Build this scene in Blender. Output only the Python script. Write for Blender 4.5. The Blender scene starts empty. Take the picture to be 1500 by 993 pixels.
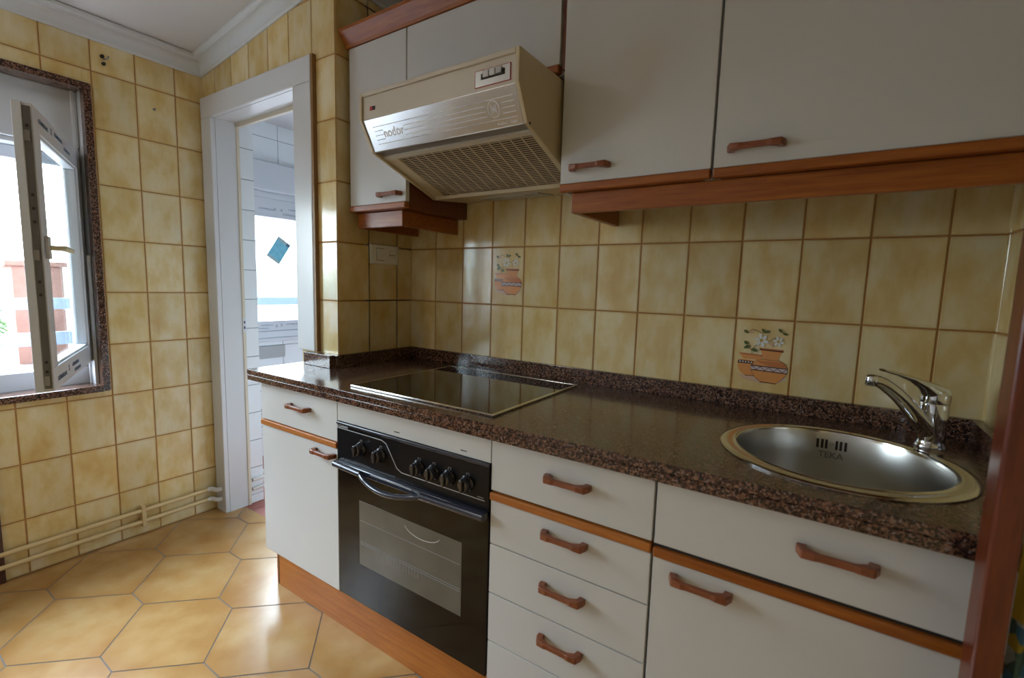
import bpy, bmesh, math, random
from mathutils import Vector, Matrix
random.seed(7)
S = bpy.context.scene
COL = S.collection
PI = math.pi
OFF = {}

# ------------------------------------------------------------ materials
def new_mat(name):
    m = bpy.data.materials.new(name); m.use_nodes = True
    nt = m.node_tree
    return m, nt, nt.nodes['Principled BSDF']
def N(nt, t, **kw):
    n = nt.nodes.new(t)
    for k, v in kw.items(): setattr(n, k, v)
    return n
def L(nt, a, b): nt.links.new(a, b)
def ramp(nt, pts, interp='LINEAR'):
    r = N(nt, 'ShaderNodeValToRGB'); cr = r.color_ramp; cr.interpolation = interp
    while len(cr.elements) < len(pts): cr.elements.new(0.5)
    for e, (p, c) in zip(cr.elements, pts):
        e.position = p; e.color = (c[0], c[1], c[2], 1)
    return r
def mixc(nt, fac, a, b, blend='MIX'):
    m = N(nt, 'ShaderNodeMix', data_type='RGBA', blend_type=blend)
    for s, v in ((m.inputs[0], fac), (m.inputs[6], a), (m.inputs[7], b)):
        if hasattr(v, 'links'): L(nt, v, s)
        elif isinstance(v, (int, float)): s.default_value = v
        else: s.default_value = (v[0], v[1], v[2], 1)
    return m.outputs[2]
def math_n(nt, op, a, b=None):
    m = N(nt, 'ShaderNodeMath', operation=op)
    for s, v in ((m.inputs[0], a), (m.inputs[1], b)):
        if v is None: continue
        if hasattr(v, 'links'): L(nt, v, s)
        else: s.default_value = v
    return m.outputs[0]
def coords(nt, scale=(1, 1, 1), kind='Object'):
    tc = N(nt, 'ShaderNodeTexCoord'); mp = N(nt, 'ShaderNodeMapping')
    mp.inputs['Scale'].default_value = scale
    L(nt, tc.outputs[kind], mp.inputs['Vector']); return mp.outputs[0]
def noise(nt, vec, scale, detail=3, rough=0.5):
    n = N(nt, 'ShaderNodeTexNoise'); n.inputs['Scale'].default_value = scale
    n.inputs['Detail'].default_value = detail; n.inputs['Roughness'].default_value = rough
    L(nt, vec, n.inputs['Vector']); return n.outputs['Fac']
def bump(nt, h, strength, dist, bsdf):
    b = N(nt, 'ShaderNodeBump'); b.inputs['Strength'].default_value = strength
    b.inputs['Distance'].default_value = dist
    L(nt, h, b.inputs['Height']); L(nt, b.outputs[0], bsdf.inputs['Normal'])
def plain(name, col, rough=0.4, metal=0.0, coat=0.0, var=0.0, vscale=20, spec=0.5):
    m, nt, b = new_mat(name)
    b.inputs['Roughness'].default_value = rough; b.inputs['Metallic'].default_value = metal
    b.inputs['Coat Weight'].default_value = coat; b.inputs['Specular IOR Level'].default_value = spec
    if var:
        v = noise(nt, coords(nt), vscale, 4)
        c = mixc(nt, v, tuple(x * (1 - var) for x in col), tuple(min(1, x * (1 + var)) for x in col))
        L(nt, c, b.inputs['Base Color'])
    else: b.inputs['Base Color'].default_value = (*col, 1)
    return m

def tile_mat():
    m, nt, b = new_mat('yellow_glazed_tile')
    geo = N(nt, 'ShaderNodeNewGeometry')
    tc = N(nt, 'ShaderNodeTexCoord')
    rnd = geo.outputs['Random Per Island']
    add = N(nt, 'ShaderNodeVectorMath', operation='SCALE'); 
    comb = N(nt, 'ShaderNodeCombineXYZ'); L(nt, rnd, comb.inputs[0]); L(nt, rnd, comb.inputs[1]); L(nt, rnd, comb.inputs[2])
    L(nt, comb.outputs[0], add.inputs[0]); add.inputs['Scale'].default_value = 37.0
    mp = N(nt, 'ShaderNodeMapping'); mp.inputs['Scale'].default_value = (1, 1, 0.55)
    L(nt, tc.outputs['Object'], mp.inputs[0])
    va = N(nt, 'ShaderNodeVectorMath', operation='ADD'); L(nt, mp.outputs[0], va.inputs[0]); L(nt, add.outputs[0], va.inputs[1])
    n1 = noise(nt, va.outputs[0], 13, 4, 0.55)
    r1 = ramp(nt, [(0.28, (0.63, 0.41, 0.145)), (0.42, (0.69, 0.51, 0.22)), (0.54, (0.74, 0.60, 0.32)), (0.70, (0.77, 0.67, 0.44))])
    L(nt, n1, r1.inputs[0])
    mp2 = N(nt, 'ShaderNodeMapping'); mp2.inputs['Scale'].default_value = (1, 1, 0.16)
    L(nt, va.outputs[0], mp2.inputs[0])
    n2 = noise(nt, mp2.outputs[0], 90, 2)
    c2 = mixc(nt, math_n(nt, 'MULTIPLY', n2, 0.22), r1.outputs[0], (0.50, 0.36, 0.13))
    # tile edges a little browner (glaze thins towards the rim)
    sep = N(nt, 'ShaderNodeSeparateXYZ'); L(nt, tc.outputs['UV'], sep.inputs[0])
    def edge(o):
        a = math_n(nt, 'ABSOLUTE', math_n(nt, 'SUBTRACT', o, 0.5)); return a
    e = math_n(nt, 'MAXIMUM', edge(sep.outputs[0]), edge(sep.outputs[1]))
    er = ramp(nt, [(0.44, (0, 0, 0)), (0.5, (1, 1, 1))]); L(nt, e, er.inputs[0])
    c3 = mixc(nt, math_n(nt, 'MULTIPLY', er.outputs[0], 0.35), c2, (0.50, 0.30, 0.08))
    # per tile tone
    hv = N(nt, 'ShaderNodeHueSaturation'); L(nt, c3, hv.inputs['Color'])
    L(nt, math_n(nt, 'ADD', math_n(nt, 'MULTIPLY', rnd, 0.16), 0.90), hv.inputs['Value'])
    L(nt, hv.outputs[0], b.inputs['Base Color'])
    b.inputs['Roughness'].default_value = 0.13
    b.inputs['Specular IOR Level'].default_value = 0.55
    n3 = noise(nt, mp.outputs[0], 22, 2)
    bump(nt, n3, 0.25, 0.002, b)
    return m

def granite_mat():
    m, nt, b = new_mat('brown_granite')
    v = coords(nt)
    wob = N(nt, 'ShaderNodeTexNoise'); wob.inputs['Scale'].default_value = 220; L(nt, v, wob.inputs['Vector'])
    sc = N(nt, 'ShaderNodeVectorMath', operation='SCALE'); L(nt, wob.outputs['Color'], sc.inputs[0]); sc.inputs['Scale'].default_value = 0.007
    ad = N(nt, 'ShaderNodeVectorMath', operation='ADD'); L(nt, v, ad.inputs[0]); L(nt, sc.outputs[0], ad.inputs[1])
    vo = N(nt, 'ShaderNodeTexVoronoi'); vo.inputs['Scale'].default_value = 300; L(nt, ad.outputs[0], vo.inputs['Vector'])
    sp = N(nt, 'ShaderNodeSeparateColor'); L(nt, vo.outputs['Color'], sp.inputs[0])
    r = ramp(nt, [(0.0, (0.012, 0.008, 0.008)), (0.30, (0.030, 0.014, 0.012)), (0.42, (0.085, 0.036, 0.022)), (0.60, (0.18, 0.088, 0.052)), (0.84, (0.28, 0.15, 0.10)), (0.96, (0.24, 0.18, 0.16))], 'CONSTANT')
    L(nt, sp.outputs[0], r.inputs[0])
    n = noise(nt, v, 300, 3)
    c = mixc(nt, math_n(nt, 'MULTIPLY', n, 0.25), r.outputs[0], (0.03, 0.018, 0.016))
    L(nt, c, b.inputs['Base Color'])
    b.inputs['Roughness'].default_value = 0.17; b.inputs['Coat Weight'].default_value = 0.25
    b.inputs['Coat Roughness'].default_value = 0.06
    return m

def wood_mat(name, dark, light, scale=(3, 40, 40), rough=0.3):
    m, nt, b = new_mat(name)
    v = coords(nt, scale)
    n = noise(nt, v, 2.2, 5, 0.6)
    n2 = noise(nt, coords(nt, tuple(s * 4 for s in scale)), 3, 2)
    r = ramp(nt, [(0.32, dark), (0.68, light)]); L(nt, n, r.inputs[0])
    c = mixc(nt, math_n(nt, 'MULTIPLY', n2, 0.45), r.outputs[0], tuple(x * 0.45 for x in dark))
    L(nt, c, b.inputs['Base Color'])
    b.inputs['Roughness'].default_value = rough; b.inputs['Coat Weight'].default_value = 0.1
    b.inputs['Coat Roughness'].default_value = 0.2
    return m

def floor_mat():
    m, nt, b = new_mat('ochre_hexagon_floor_tile')
    geo = N(nt, 'ShaderNodeNewGeometry'); tc = N(nt, 'ShaderNodeTexCoord')
    rnd = geo.outputs['Random Per Island']
    comb = N(nt, 'ShaderNodeCombineXYZ'); L(nt, math_n(nt, 'MULTIPLY', rnd, 50), comb.inputs[2])
    va = N(nt, 'ShaderNodeVectorMath', operation='ADD'); L(nt, tc.outputs['Object'], va.inputs[0]); L(nt, comb.outputs[0], va.inputs[1])
    n1 = noise(nt, va.outputs[0], 8, 4, 0.5)
    r = ramp(nt, [(0.32, (0.38, 0.19, 0.052)), (0.5, (0.45, 0.255, 0.085)), (0.7, (0.51, 0.325, 0.13))]); L(nt, n1, r.inputs[0])
    ln = N(nt, 'ShaderNodeVectorMath', operation='LENGTH'); L(nt, tc.outputs['UV'], ln.inputs[0])
    er = ramp(nt, [(0.55, (0, 0, 0)), (1.0, (1, 1, 1))])
    L(nt, ln.outputs['Value'], er.inputs[0])
    c = mixc(nt, math_n(nt, 'MULTIPLY', er.outputs[0], 0.55), r.outputs[0], (0.36, 0.16, 0.035))
    L(nt, c, b.inputs['Base Color'])
    b.inputs['Roughness'].default_value = 0.27
    bump(nt, noise(nt, tc.outputs['Object'], 18, 2), 0.15, 0.002, b)
    return m

def steel_mat(name, col=(0.62, 0.62, 0.60), rough=0.25, aniso=0.0, brush=None):
    m, nt, b = new_mat(name)
    b.inputs['Base Color'].default_value = (*col, 1); b.inputs['Metallic'].default_value = 1
    b.inputs['Roughness'].default_value = rough
    if brush:
        n = noise(nt, coords(nt, brush), 4, 4, 0.6)
        L(nt, math_n(nt, 'ADD', math_n(nt, 'MULTIPLY', n, 0.22), rough - 0.11), b.inputs['Roughness'])
        bump(nt, n, 0.06, 0.001, b)
    return m

def glass_mat(name, tint=(1, 1, 1), refl=0.10):
    m = bpy.data.materials.new(name); m.use_nodes = True; nt = m.node_tree
    nt.nodes.clear()
    out = N(nt, 'ShaderNodeOutputMaterial'); tr = N(nt, 'ShaderNodeBsdfTransparent'); gl = N(nt, 'ShaderNodeBsdfGlossy')
    tr.inputs[0].default_value = (*tint, 1); gl.inputs['Roughness'].default_value = 0.02
    lw = N(nt, 'ShaderNodeLayerWeight'); lw.inputs[0].default_value = 0.5
    mx = N(nt, 'ShaderNodeMixShader'); L(nt, math_n(nt, 'ADD', math_n(nt, 'MULTIPLY', math_n(nt, 'POWER', lw.outputs['Facing'], 5.0), 0.55), 0.03), mx.inputs[0])
    L(nt, tr.outputs[0], mx.inputs[1]); L(nt, gl.outputs[0], mx.inputs[2]); L(nt, mx.outputs[0], out.inputs[0])
    return m

M = {}
M['tile'] = tile_mat()
M['grout'] = plain('brown_grout', (0.36, 0.165, 0.04), 0.7, var=0.25, vscale=60)
M['granite'] = granite_mat()
M['wood'] = wood_mat('cherry_wood', (0.25, 0.058, 0.005), (0.44, 0.135, 0.014), rough=0.36)
M['wood_light'] = wood_mat('honey_wood', (0.40, 0.115, 0.014), (0.56, 0.20, 0.030), rough=0.45)
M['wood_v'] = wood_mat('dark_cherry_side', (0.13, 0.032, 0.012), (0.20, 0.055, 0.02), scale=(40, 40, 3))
M['wood_handle'] = wood_mat('reddish_brown_wood', (0.20, 0.055, 0.022), (0.34, 0.105, 0.04), scale=(12, 60, 60), rough=0.32)
M['post'] = wood_mat('mahogany_post', (0.10, 0.016, 0.005), (0.20, 0.036, 0.010), scale=(30, 30, 3), rough=0.28)
M['lam'] = plain('white_laminate', (0.58, 0.575, 0.56), 0.42, var=0.03, vscale=6)
M['lam_edge'] = plain('laminate_edge', (0.66, 0.61, 0.50), 0.5)
M['casing_edge'] = plain('brown_timber_edge', (0.26, 0.14, 0.05), 0.5, var=0.2)
M['dark'] = plain('dark_gap', (0.02, 0.016, 0.014), 0.8)
M['paint'] = plain('white_gloss_paint', (0.64, 0.65, 0.66), 0.28, var=0.02, vscale=5)
M['paint_cream'] = plain('cream_paint', (0.66, 0.60, 0.48), 0.4, var=0.04)
M['ceil'] = plain('ceiling_paint', (0.62, 0.62, 0.62), 0.8, var=0.02, vscale=3)
M['cornice'] = plain('cornice_plaster', (0.62, 0.65, 0.68), 0.6)
M['floor'] = floor_mat()
M['fgrout'] = plain('grey_floor_grout', (0.20, 0.165, 0.13), 0.8, var=0.2, vscale=30)
M['red_floor'] = plain('red_terrace_tile', (0.40, 0.13, 0.10), 0.4, var=0.15, vscale=30)
M['pvc'] = plain('white_pvc', (0.62, 0.65, 0.69), 0.3)
M['wtile'] = plain('white_tile', (0.80, 0.84, 0.86), 0.12)
M['wgrout'] = plain('grey_grout', (0.22, 0.25, 0.28), 0.8)
M['steel'] = steel_mat('brushed_steel', (0.60, 0.60, 0.58), 0.30)
M['steel_rim'] = steel_mat('polished_steel_rim', (0.70, 0.69, 0.64), 0.14)
M['chrome'] = steel_mat('chrome', (0.72, 0.74, 0.77), 0.06)
M['visor'] = steel_mat('visor_aluminium', (0.70, 0.69, 0.68), 0.24)
M['visor_line'] = plain('visor_print', (0.82, 0.80, 0.78), 0.45)
M['cream'] = plain('cream_enamel', (0.55, 0.485, 0.385), 0.35, var=0.06, vscale=8)
M['cream_side'] = plain('cream_enamel_aged', (0.52, 0.43, 0.28), 0.35, var=0.05, vscale=8)
M['grease'] = plain('brown_filter', (0.045, 0.020, 0.010), 0.7, var=0.4, vscale=14)
M['lattice'] = plain('cream_lattice', (0.60, 0.47, 0.31), 0.5, var=0.2, vscale=10)
M['black'] = plain('black_enamel', (0.009, 0.009, 0.011), 0.25, spec=0.18)
M['black_glass'] = plain('black_glass', (0.008, 0.006, 0.005), 0.05, spec=0.28)
M['hob_glass'] = plain('hob_glass', (0.012, 0.011, 0.010), 0.03, spec=0.9)
M['navy'] = plain('blue_black_plastic', (0.025, 0.028, 0.045), 0.22, coat=0.4)
M['knob'] = plain('black_knob', (0.02, 0.02, 0.024), 0.15, coat=0.6)
M['silver'] = plain('silver_print', (0.55, 0.56, 0.58), 0.4)
M['print_grey'] = plain('grey_print', (0.20, 0.20, 0.205), 0.5)
M['switch'] = plain('ivory_plastic', (0.78, 0.76, 0.68), 0.35)
M['pipe'] = plain('cream_pipe_paint', (0.66, 0.50, 0.25), 0.35, var=0.06)
M['pipe_white'] = plain('white_pipe_paint', (0.68, 0.66, 0.62), 0.4)
M['brown_panel'] = plain('dark_brown_stone', (0.075, 0.032, 0.026), 0.35, var=0.4, vscale=60)
M['glass'] = glass_mat('window_glass', (0.93, 0.97, 0.97))
M['metal_grey'] = plain('grey_hardware', (0.30, 0.29, 0.28), 0.35, metal=0.7)
M['strip_grey'] = plain('dark_hardware_strip', (0.13, 0.125, 0.12), 0.4, metal=0.4)
M['film_blue'] = plain('film_print_blue', (0.10, 0.16, 0.26), 0.6)
M['handle_cream'] = plain('cream_handle', (0.72, 0.70, 0.50), 0.3)
M['leaflet'] = plain('blue_leaflet', (0.18, 0.52, 0.66), 0.5, var=0.25, vscale=40)
M['leaflet_grey'] = plain('leaflet_grey', (0.36, 0.48, 0.50), 0.5)
M['rail'] = plain('pale_blue_rail', (0.24, 0.30, 0.38), 0.5)
M['brick'] = plain('salmon_brick', (0.34, 0.18, 0.13), 0.8, var=0.2, vscale=20)
M['leaf'] = plain('shrub_leaf', (0.10, 0.26, 0.05), 0.6, var=0.5, vscale=8)
M['hill'] = plain('far_hill', (0.55, 0.66, 0.58), 0.9, var=0.3, vscale=0.1)
M['terrace'] = plain('pale_terrace', (0.24, 0.19, 0.18), 0.6)
M['flat_grey'] = plain('flat_grey', (0.40, 0.42, 0.42), 0.5)
M['red_lamp'] = plain('red_lens', (0.35, 0.02, 0.02), 0.2)
M['lamp_cover'] = plain('grey_lamp_lens', (0.42, 0.42, 0.38), 0.3)
for nm, c in dict(terracotta=(0.72, 0.30, 0.085), terra_dark=(0.55, 0.18, 0.05), ink=(0.075, 0.02, 0.012), mleaf=(0.085, 0.11, 0.02), petal=(0.74, 0.74, 0.70), stem=(0.30, 0.13, 0.05), lilac=(0.60, 0.50, 0.48), blush=(0.66, 0.42, 0.28), yell=(0.60, 0.36, 0.08)).items():
    M[nm] = plain('motif_' + nm, c, 0.2)
def cloth_mat():
    m, nt, b = new_mat('patterned_cloth')
    v = coords(nt)
    vo = N(nt, 'ShaderNodeTexVoronoi'); vo.inputs['Scale'].default_value = 45; L(nt, v, vo.inputs['Vector'])
    sp = N(nt, 'ShaderNodeSeparateColor'); L(nt, vo.outputs['Color'], sp.inputs[0])
    r = ramp(nt, [(0, (0.36, 0.27, 0.03)), (0.35, (0.05, 0.10, 0.09)), (0.6, (0.05, 0.15, 0.24)), (0.85, (0.30, 0.36, 0.34))], 'CONSTANT')
    L(nt, sp.outputs[0], r.inputs[0]); L(nt, r.outputs[0], b.inputs['Base Color']); b.inputs['Roughness'].default_value = 0.9
    return m
M['cloth'] = cloth_mat()
M['cloth_hem'] = plain('yellow_hem', (0.42, 0.30, 0.03), 0.9)
mL, ntL, bL = new_mat('fill_lamp_diffuser')  # glow of the unseen fill lamp added behind the camera
bL.inputs['Base Color'].default_value = (1, 1, 1, 1); bL.inputs['Emission Color'].default_value = (1.0, 0.965, 0.92, 1); bL.inputs['Emission Strength'].default_value = 11.0
M['fill_diffuser'] = mL

# ------------------------------------------------------------ mesh builder
class MB:
    def __init__(s): s.v = []; s.f = []; s.mi = []; s.mats = []; s.uv = {}; s.sm = []
    def mid(s, mat):
        if mat not in s.mats: s.mats.append(mat)
        return s.mats.index(mat)
    def face(s, idx, mat, uv=None, smooth=False):
        s.f.append(tuple(idx)); s.mi.append(s.mid(mat)); s.sm.append(smooth)
        if uv: s.uv[len(s.f) - 1] = uv
    def pts(s, P):
        b = len(s.v); s.v += [tuple(p) for p in P]; return b
    def box(s, x0, x1, y0, y1, z0, z1, mat, M4=None):
        P = [(x, y, z) for z in (z0, z1) for y in (y0, y1) for x in (x0, x1)]
        if M4: P = [tuple(M4 @ Vector(p)) for p in P]
        b = s.pts(P)
        for q in ((0, 2, 3, 1), (4, 5, 7, 6), (0, 1, 5, 4), (2, 6, 7, 3), (0, 4, 6, 2), (1, 3, 7, 5)):
            s.face([b + i for i in q], mat)
        return s
    def prism(s, poly, axis, a0, a1, mat, M4=None):
        """poly: 2D points; axis: extrusion axis; other two axes in xyz order"""
        def mk(p, a):
            q = {0: (a, p[0], p[1]), 1: (p[0], a, p[1]), 2: (p[0], p[1], a)}[axis]
            return tuple(M4 @ Vector(q)) if M4 else q
        n = len(poly); b = s.pts([mk(p, a0) for p in poly] + [mk(p, a1) for p in poly])
        s.face([b + i for i in range(n)], mat); s.face([b + n + i for i in reversed(range(n))], mat)
        for i in range(n):
            j = (i + 1) % n; s.face([b + i, b + n + i, b + n + j, b + j], mat)
        return s
    def lathe(s, prof, c, mat, seg=32, axis=2, smooth=True, M4=None):
        """prof: (r,h) list"""
        b = len(s.v); n = len(prof)
        for r, h in prof:
            for k in range(seg):
                t = 2 * PI * k / seg; x, y = r * math.cos(t), r * math.sin(t)
                q = {2: (x, y, h), 1: (x, h, -y), 0: (h, x, y)}[axis]
                p = Vector(q)
                if M4: p = M4 @ p
                s.v.append((c[0] + p[0], c[1] + p[1], c[2] + p[2]))
        for i in range(n - 1):
            for k in range(seg):
                k2 = (k + 1) % seg
                s.face([b + i * seg + k, b + i * seg + k2, b + (i + 1) * seg + k2, b + (i + 1) * seg + k], mat, smooth=smooth)
        if prof[0][0] > 1e-6: s.face([b + k for k in reversed(range(seg))], mat)
        if prof[-1][0] > 1e-6: s.face([b + (n - 1) * seg + k for k in range(seg)], mat)
        return s
    def tube(s, path, rad, mat, seg=12, up=(0, 0, 1), power=1.0):
        """sweep an ellipse; rad = number | (a,b) | list of (a,b)"""
        P = [Vector(p) for p in path]; n = len(P); b = len(s.v)
        R = rad if isinstance(rad, list) else [rad] * n
        prev = Vector(up)
        for i, p in enumerate(P):
            t = (P[min(i + 1, n - 1)] - P[max(i - 1, 0)]).normalized()
            u = prev - t * prev.dot(t)
            if u.length < 1e-5: u = Vector((1, 0, 0)) - t * t.x
            u.normalize(); w = t.cross(u)
            prev = u
            ra = R[i] if isinstance(R[i], tuple) else (R[i], R[i])
            for k in range(seg):
                a = 2 * PI * k / seg; c, d = math.cos(a), math.sin(a)
                if power != 1.0:
                    c = math.copysign(abs(c) ** power, c); d = math.copysign(abs(d) ** power, d)
                s.v.append(tuple(p + u * (c * ra[0]) + w * (d * ra[1])))
        for i in range(n - 1):
            for k in range(seg):
                k2 = (k + 1) % seg
                s.face([b + i * seg + k, b + i * seg + k2, b + (i + 1) * seg + k2, b + (i + 1) * seg + k], mat, smooth=True)
        s.face([b + k for k in reversed(range(seg))], mat); s.face([b + (n - 1) * seg + k for k in range(seg)], mat)
        return s
    def build(s, name, parent=None, off=None, bevel=0.0, seg=2, angle=None):
        me = bpy.data.meshes.new(name)
        o = Vector(OFF.get(parent.name, (0, 0, 0))) if parent else Vector(off or (0, 0, 0))
        me.from_pydata([tuple(Vector(p) - o) for p in s.v], [], s.f)
        for m in s.mats: me.materials.append(m)
        me.polygons.foreach_set('material_index', s.mi); me.polygons.foreach_set('use_smooth', s.sm)
        if s.uv:
            ul = me.uv_layers.new(name='UVMap')
            for fi, uvs in s.uv.items():
                for li, uv in zip(me.polygons[fi].loop_indices, uvs): ul.data[li].uv = uv
        me.validate(); 
        if any(s.sm): me.set_sharp_from_angle(angle=math.radians(angle or 40))
        bm = bmesh.new(); bm.from_mesh(me); bmesh.ops.recalc_face_normals(bm, faces=bm.faces)
        bm.to_mesh(me); bm.free(); me.update()
        ob = bpy.data.objects.new(name, me); COL.objects.link(ob)
        if parent: ob.parent = parent
        else: ob.location = o
        OFF[ob.name] = o
        if bevel:
            md = ob.modifiers.new('bevel', 'BEVEL'); md.width = bevel; md.segments = seg; md.limit_method = 'ANGLE'; md.angle_limit = math.radians(35)
            md.harden_normals = False
        return ob
def thing(name, label, cat, loc=(0, 0, 0), group=None):
    o = bpy.data.objects.new(name, None); COL.objects.link(o); o.location = loc; o.empty_display_size = 0.05
    OFF[o.name] = Vector(loc); o['label'] = label; o['category'] = cat
    if group: o['group'] = group
    return o
def tag(o, label, cat, group=None):
    o['label'] = label; o['category'] = cat
    if group: o['group'] = group
    return o
def struct(o, label=None):
    o['kind'] = 'structure'
    if label: o['label'] = label
    return o
def text(name, body, size, mat, M4, parent=None, ext=0.0002, spacing=1.0, bold=False):
    cu = bpy.data.curves.new(name, 'FONT'); cu.body = body; cu.size = size; cu.extrude = ext; cu.space_character = spacing
    cu.align_x = 'CENTER'; cu.align_y = 'CENTER'
    if bold: cu.offset = size * 0.015
    tmp = bpy.data.objects.new('tmp', cu); COL.objects.link(tmp)
    bpy.context.view_layer.update()
    dg = bpy.context.evaluated_depsgraph_get()
    me = bpy.data.meshes.new_from_object(tmp.evaluated_get(dg))
    bpy.data.objects.remove(tmp); me.name = name
    o = Vector(OFF.get(parent.name, (0, 0, 0))) if parent else Vector((0, 0, 0))
    me.transform(Matrix.Translation(-o) @ M4)
    me.materials.clear(); me.materials.append(mat)
    ob = bpy.data.objects.new(name, me); COL.objects.link(ob); ob.parent = parent; OFF[ob.name] = o
    return ob
# text basis: local x -> ax, local y -> ay
def basis(p, ax, ay):
    ax = Vector(ax).normalized(); ay = Vector(ay).normalized(); az = ax.cross(ay)
    m = Matrix((ax, ay, az)).transposed().to_4x4(); m.translation = Vector(p); return m

# ------------------------------------------------------------ dimensions
A = 1.350; TW = 0.15; TH = 0.225
XW = -1.01; YD = -0.386; XR = 1.90; YB = -3.0
def zceil(x): return 2.217 + 0.133 * (x - XW)
CT = 0.866; CB = 0.826; CF = -0.63      # counter top, underside, front
FY = -0.605                              # base cabinet door face

# ------------------------------------------------------------ tiled walls
def tiled_wall(name, fixed, plane, side, u0, u1, v0, v1, uo, vo, holes=(), tw=TW, th=TH, mats=None, gap=0.0042, raise_=0.0016, vtop=None, label=None):
    """plane at coordinate `plane` on axis `fixed` (0:x,1:y); side +1/-1 = direction the tiled face looks."""
    tm, gm = mats or (M['tile'], M['grout'])
    b = MB()
    def P(u, v, d):
        c = plane + side * d
        return (c, u, v) if fixed == 0 else (u, c, v)
    flip = (fixed == 0 and side < 0) or (fixed == 1 and side > 0)
    def quad(pts, mat, uv=None):
        i = b.pts(pts); idx = [i, i + 1, i + 2, i + 3]
        if flip: idx = idx[::-1]; uv = uv[::-1] if uv else None
        b.face(idx, mat, uv)
    def grid(lo, hi, o, p):
        k = math.floor((lo - o) / p + 1e-6); r = []
        while o + k * p < hi - 1e-6:
            r.append((max(lo, o + k * p), min(hi, o + (k + 1) * p), o + k * p)); k += 1
        return r
    # backing (grout) cut around holes
    us = sorted({u0, u1, *[h[0] for h in holes], *[h[1] for h in holes]}); vs = sorted({v0, v1, *[h[2] for h in holes], *[h[3] for h in holes]})
    us = [u for u in us if u0 <= u <= u1]; vs = [v for v in vs if v0 <= v <= v1]
    def inh(u, v): return any(h[0] < u < h[1] and h[2] < v < h[3] for h in holes)
    for a, c in zip(us, us[1:]):
        for e, g in zip(vs, vs[1:]):
            if inh((a + c) / 2, (e + g) / 2): continue
            quad([P(a, e, 0), P(c, e, 0), P(c, g, 0), P(a, g, 0)], gm)
    be = 0.0013
    for (a, c, tu) in grid(u0, u1, uo, tw):
        for (e, g, tv) in grid(v0, v1, vo, th):
            cells = [(a, c, e, g)]
            for h in holes:                      # split the tile around each hole
                nc = []
                for (p, q, r, s) in cells:
                    if h[1] <= p or h[0] >= q or h[3] <= r or h[2] >= s: nc.append((p, q, r, s)); continue
                    if h[0] > p: nc.append((p, h[0], r, s))
                    if h[1] < q: nc.append((h[1], q, r, s))
                    pm, qm = max(p, h[0]), min(q, h[1])
                    if h[2] > r: nc.append((pm, qm, r, h[2]))
                    if h[3] < s: nc.append((pm, qm, h[3], s))
                cells = nc
            for (p, q, r, s) in cells:
                p2 = p + gap / 2 if abs(p - tu) < 1e-6 else p; q2 = q - gap / 2 if abs(q - tu - tw) < 1e-6 else q
                r2 = r + gap / 2 if abs(r - tv) < 1e-6 else r; s2 = s - gap / 2 if abs(s - tv - th) < 1e-6 else s
                if q2 - p2 < 0.006 or s2 - r2 < 0.006: continue
                t = [random.uniform(-1, 1) * 0.00022 for _ in range(2)]
                def D(u, v): return raise_ + t[0] * (1 if u > (p2 + q2) / 2 else -1) + t[1] * (1 if v > (r2 + s2) / 2 else -1)
                def UV(u, v): return ((u - tu) / tw, (v - tv) / th)
                base = [(p2, r2), (q2, r2), (q2, s2), (p2, s2)]; top = [(p2 + be, r2 + be), (q2 - be, r2 + be), (q2 - be, s2 - be), (p2 + be, s2 - be)]
                i = b.pts([P(u, v, 0) for u, v in base] + [P(u, v, D(u, v)) for u, v in top])
                fs = [(4, 5, 6, 7), (0, 1, 5, 4), (1, 2, 6, 5), (2, 3, 7, 6), (3, 0, 4, 7)]
                allp = base + top
                for k, q4 in enumerate(fs):
                    ids = list(q4)
                    if flip: ids = ids[::-1]
                    b.face([i + n for n in ids], tm, [UV(*allp[n]) for n in ids], smooth=(k > 0))
    me = bpy.data.meshes.new(name); me.from_pydata(b.v, [], b.f)
    for m in b.mats: me.materials.append(m)
    me.polygons.foreach_set('material_index', b.mi)
    ul = me.uv_layers.new(name='UVMap')
    for fi, uvs in b.uv.items():
        for li, uv in zip(me.polygons[fi].loop_indices, uvs): ul.data[li].uv = uv
    me.update()
    ob = bpy.data.objects.new(name, me); COL.objects.link(ob); struct(ob, label)
    return ob

WIN = (-2.24, -0.835, 0.725, 1.945)     # y0,y1,z0,z1 clear hole
tiled_wall('wall_back', 1, 0.0, -1, 0.0, XR, 0.0, 2.62, 0.1497, 0.0)
tiled_wall('wall_right', 0, XR, -1, YB, 0.0, 0.0, 2.62, -0.02, 0.0)
tiled_wall('wall_left', 0, XW, 1, YB, YD, 0.0, 2.23, -0.5044, 0.0, holes=[WIN])
tiled_wall('wall_door', 1, YD, -1, XW, 0.0, 0.0, 2.36, -0.137, 0.0, holes=[(-0.926, -0.235, -1, 1.955)])
tiled_wall('wall_pillar', 0, 0.0, 1, YD, 0.0, 0.0, 2.36, -0.086, 0.0)
b = MB(); b.box(XW, XR, YB - 0.1, YB, 0, 2.7, M['paint']); struct(b.build('wall_front'))
# masonry behind the tiles
b = MB()
b.box(-1.24, XW - 0.001, YB - 0.1, WIN[0], -0.1, 2.3, M['paint']).box(-1.24, XW - 0.001, WIN[1], YD, -0.1, 2.3, M['paint'])
b.box(-1.24, XW - 0.001, WIN[0], WIN[1], -0.1, WIN[2], M['paint']).box(-1.24, XW - 0.001, WIN[0], WIN[1], WIN[3], 2.3, M['paint'])
struct(b.build('wall_outer'))
b = MB()
b.box(-0.235, -0.001, YD + 0.001, -0.276, 0, 2.4, M['paint']).box(-1.20, -0.235, YD + 0.001, -0.276, 1.955, 2.4, M['paint'])
b.box(-1.20, -0.926, YD + 0.001, -0.276, 0, 1.955, M['paint'])
struct(b.build('wall_partition'))

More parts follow.
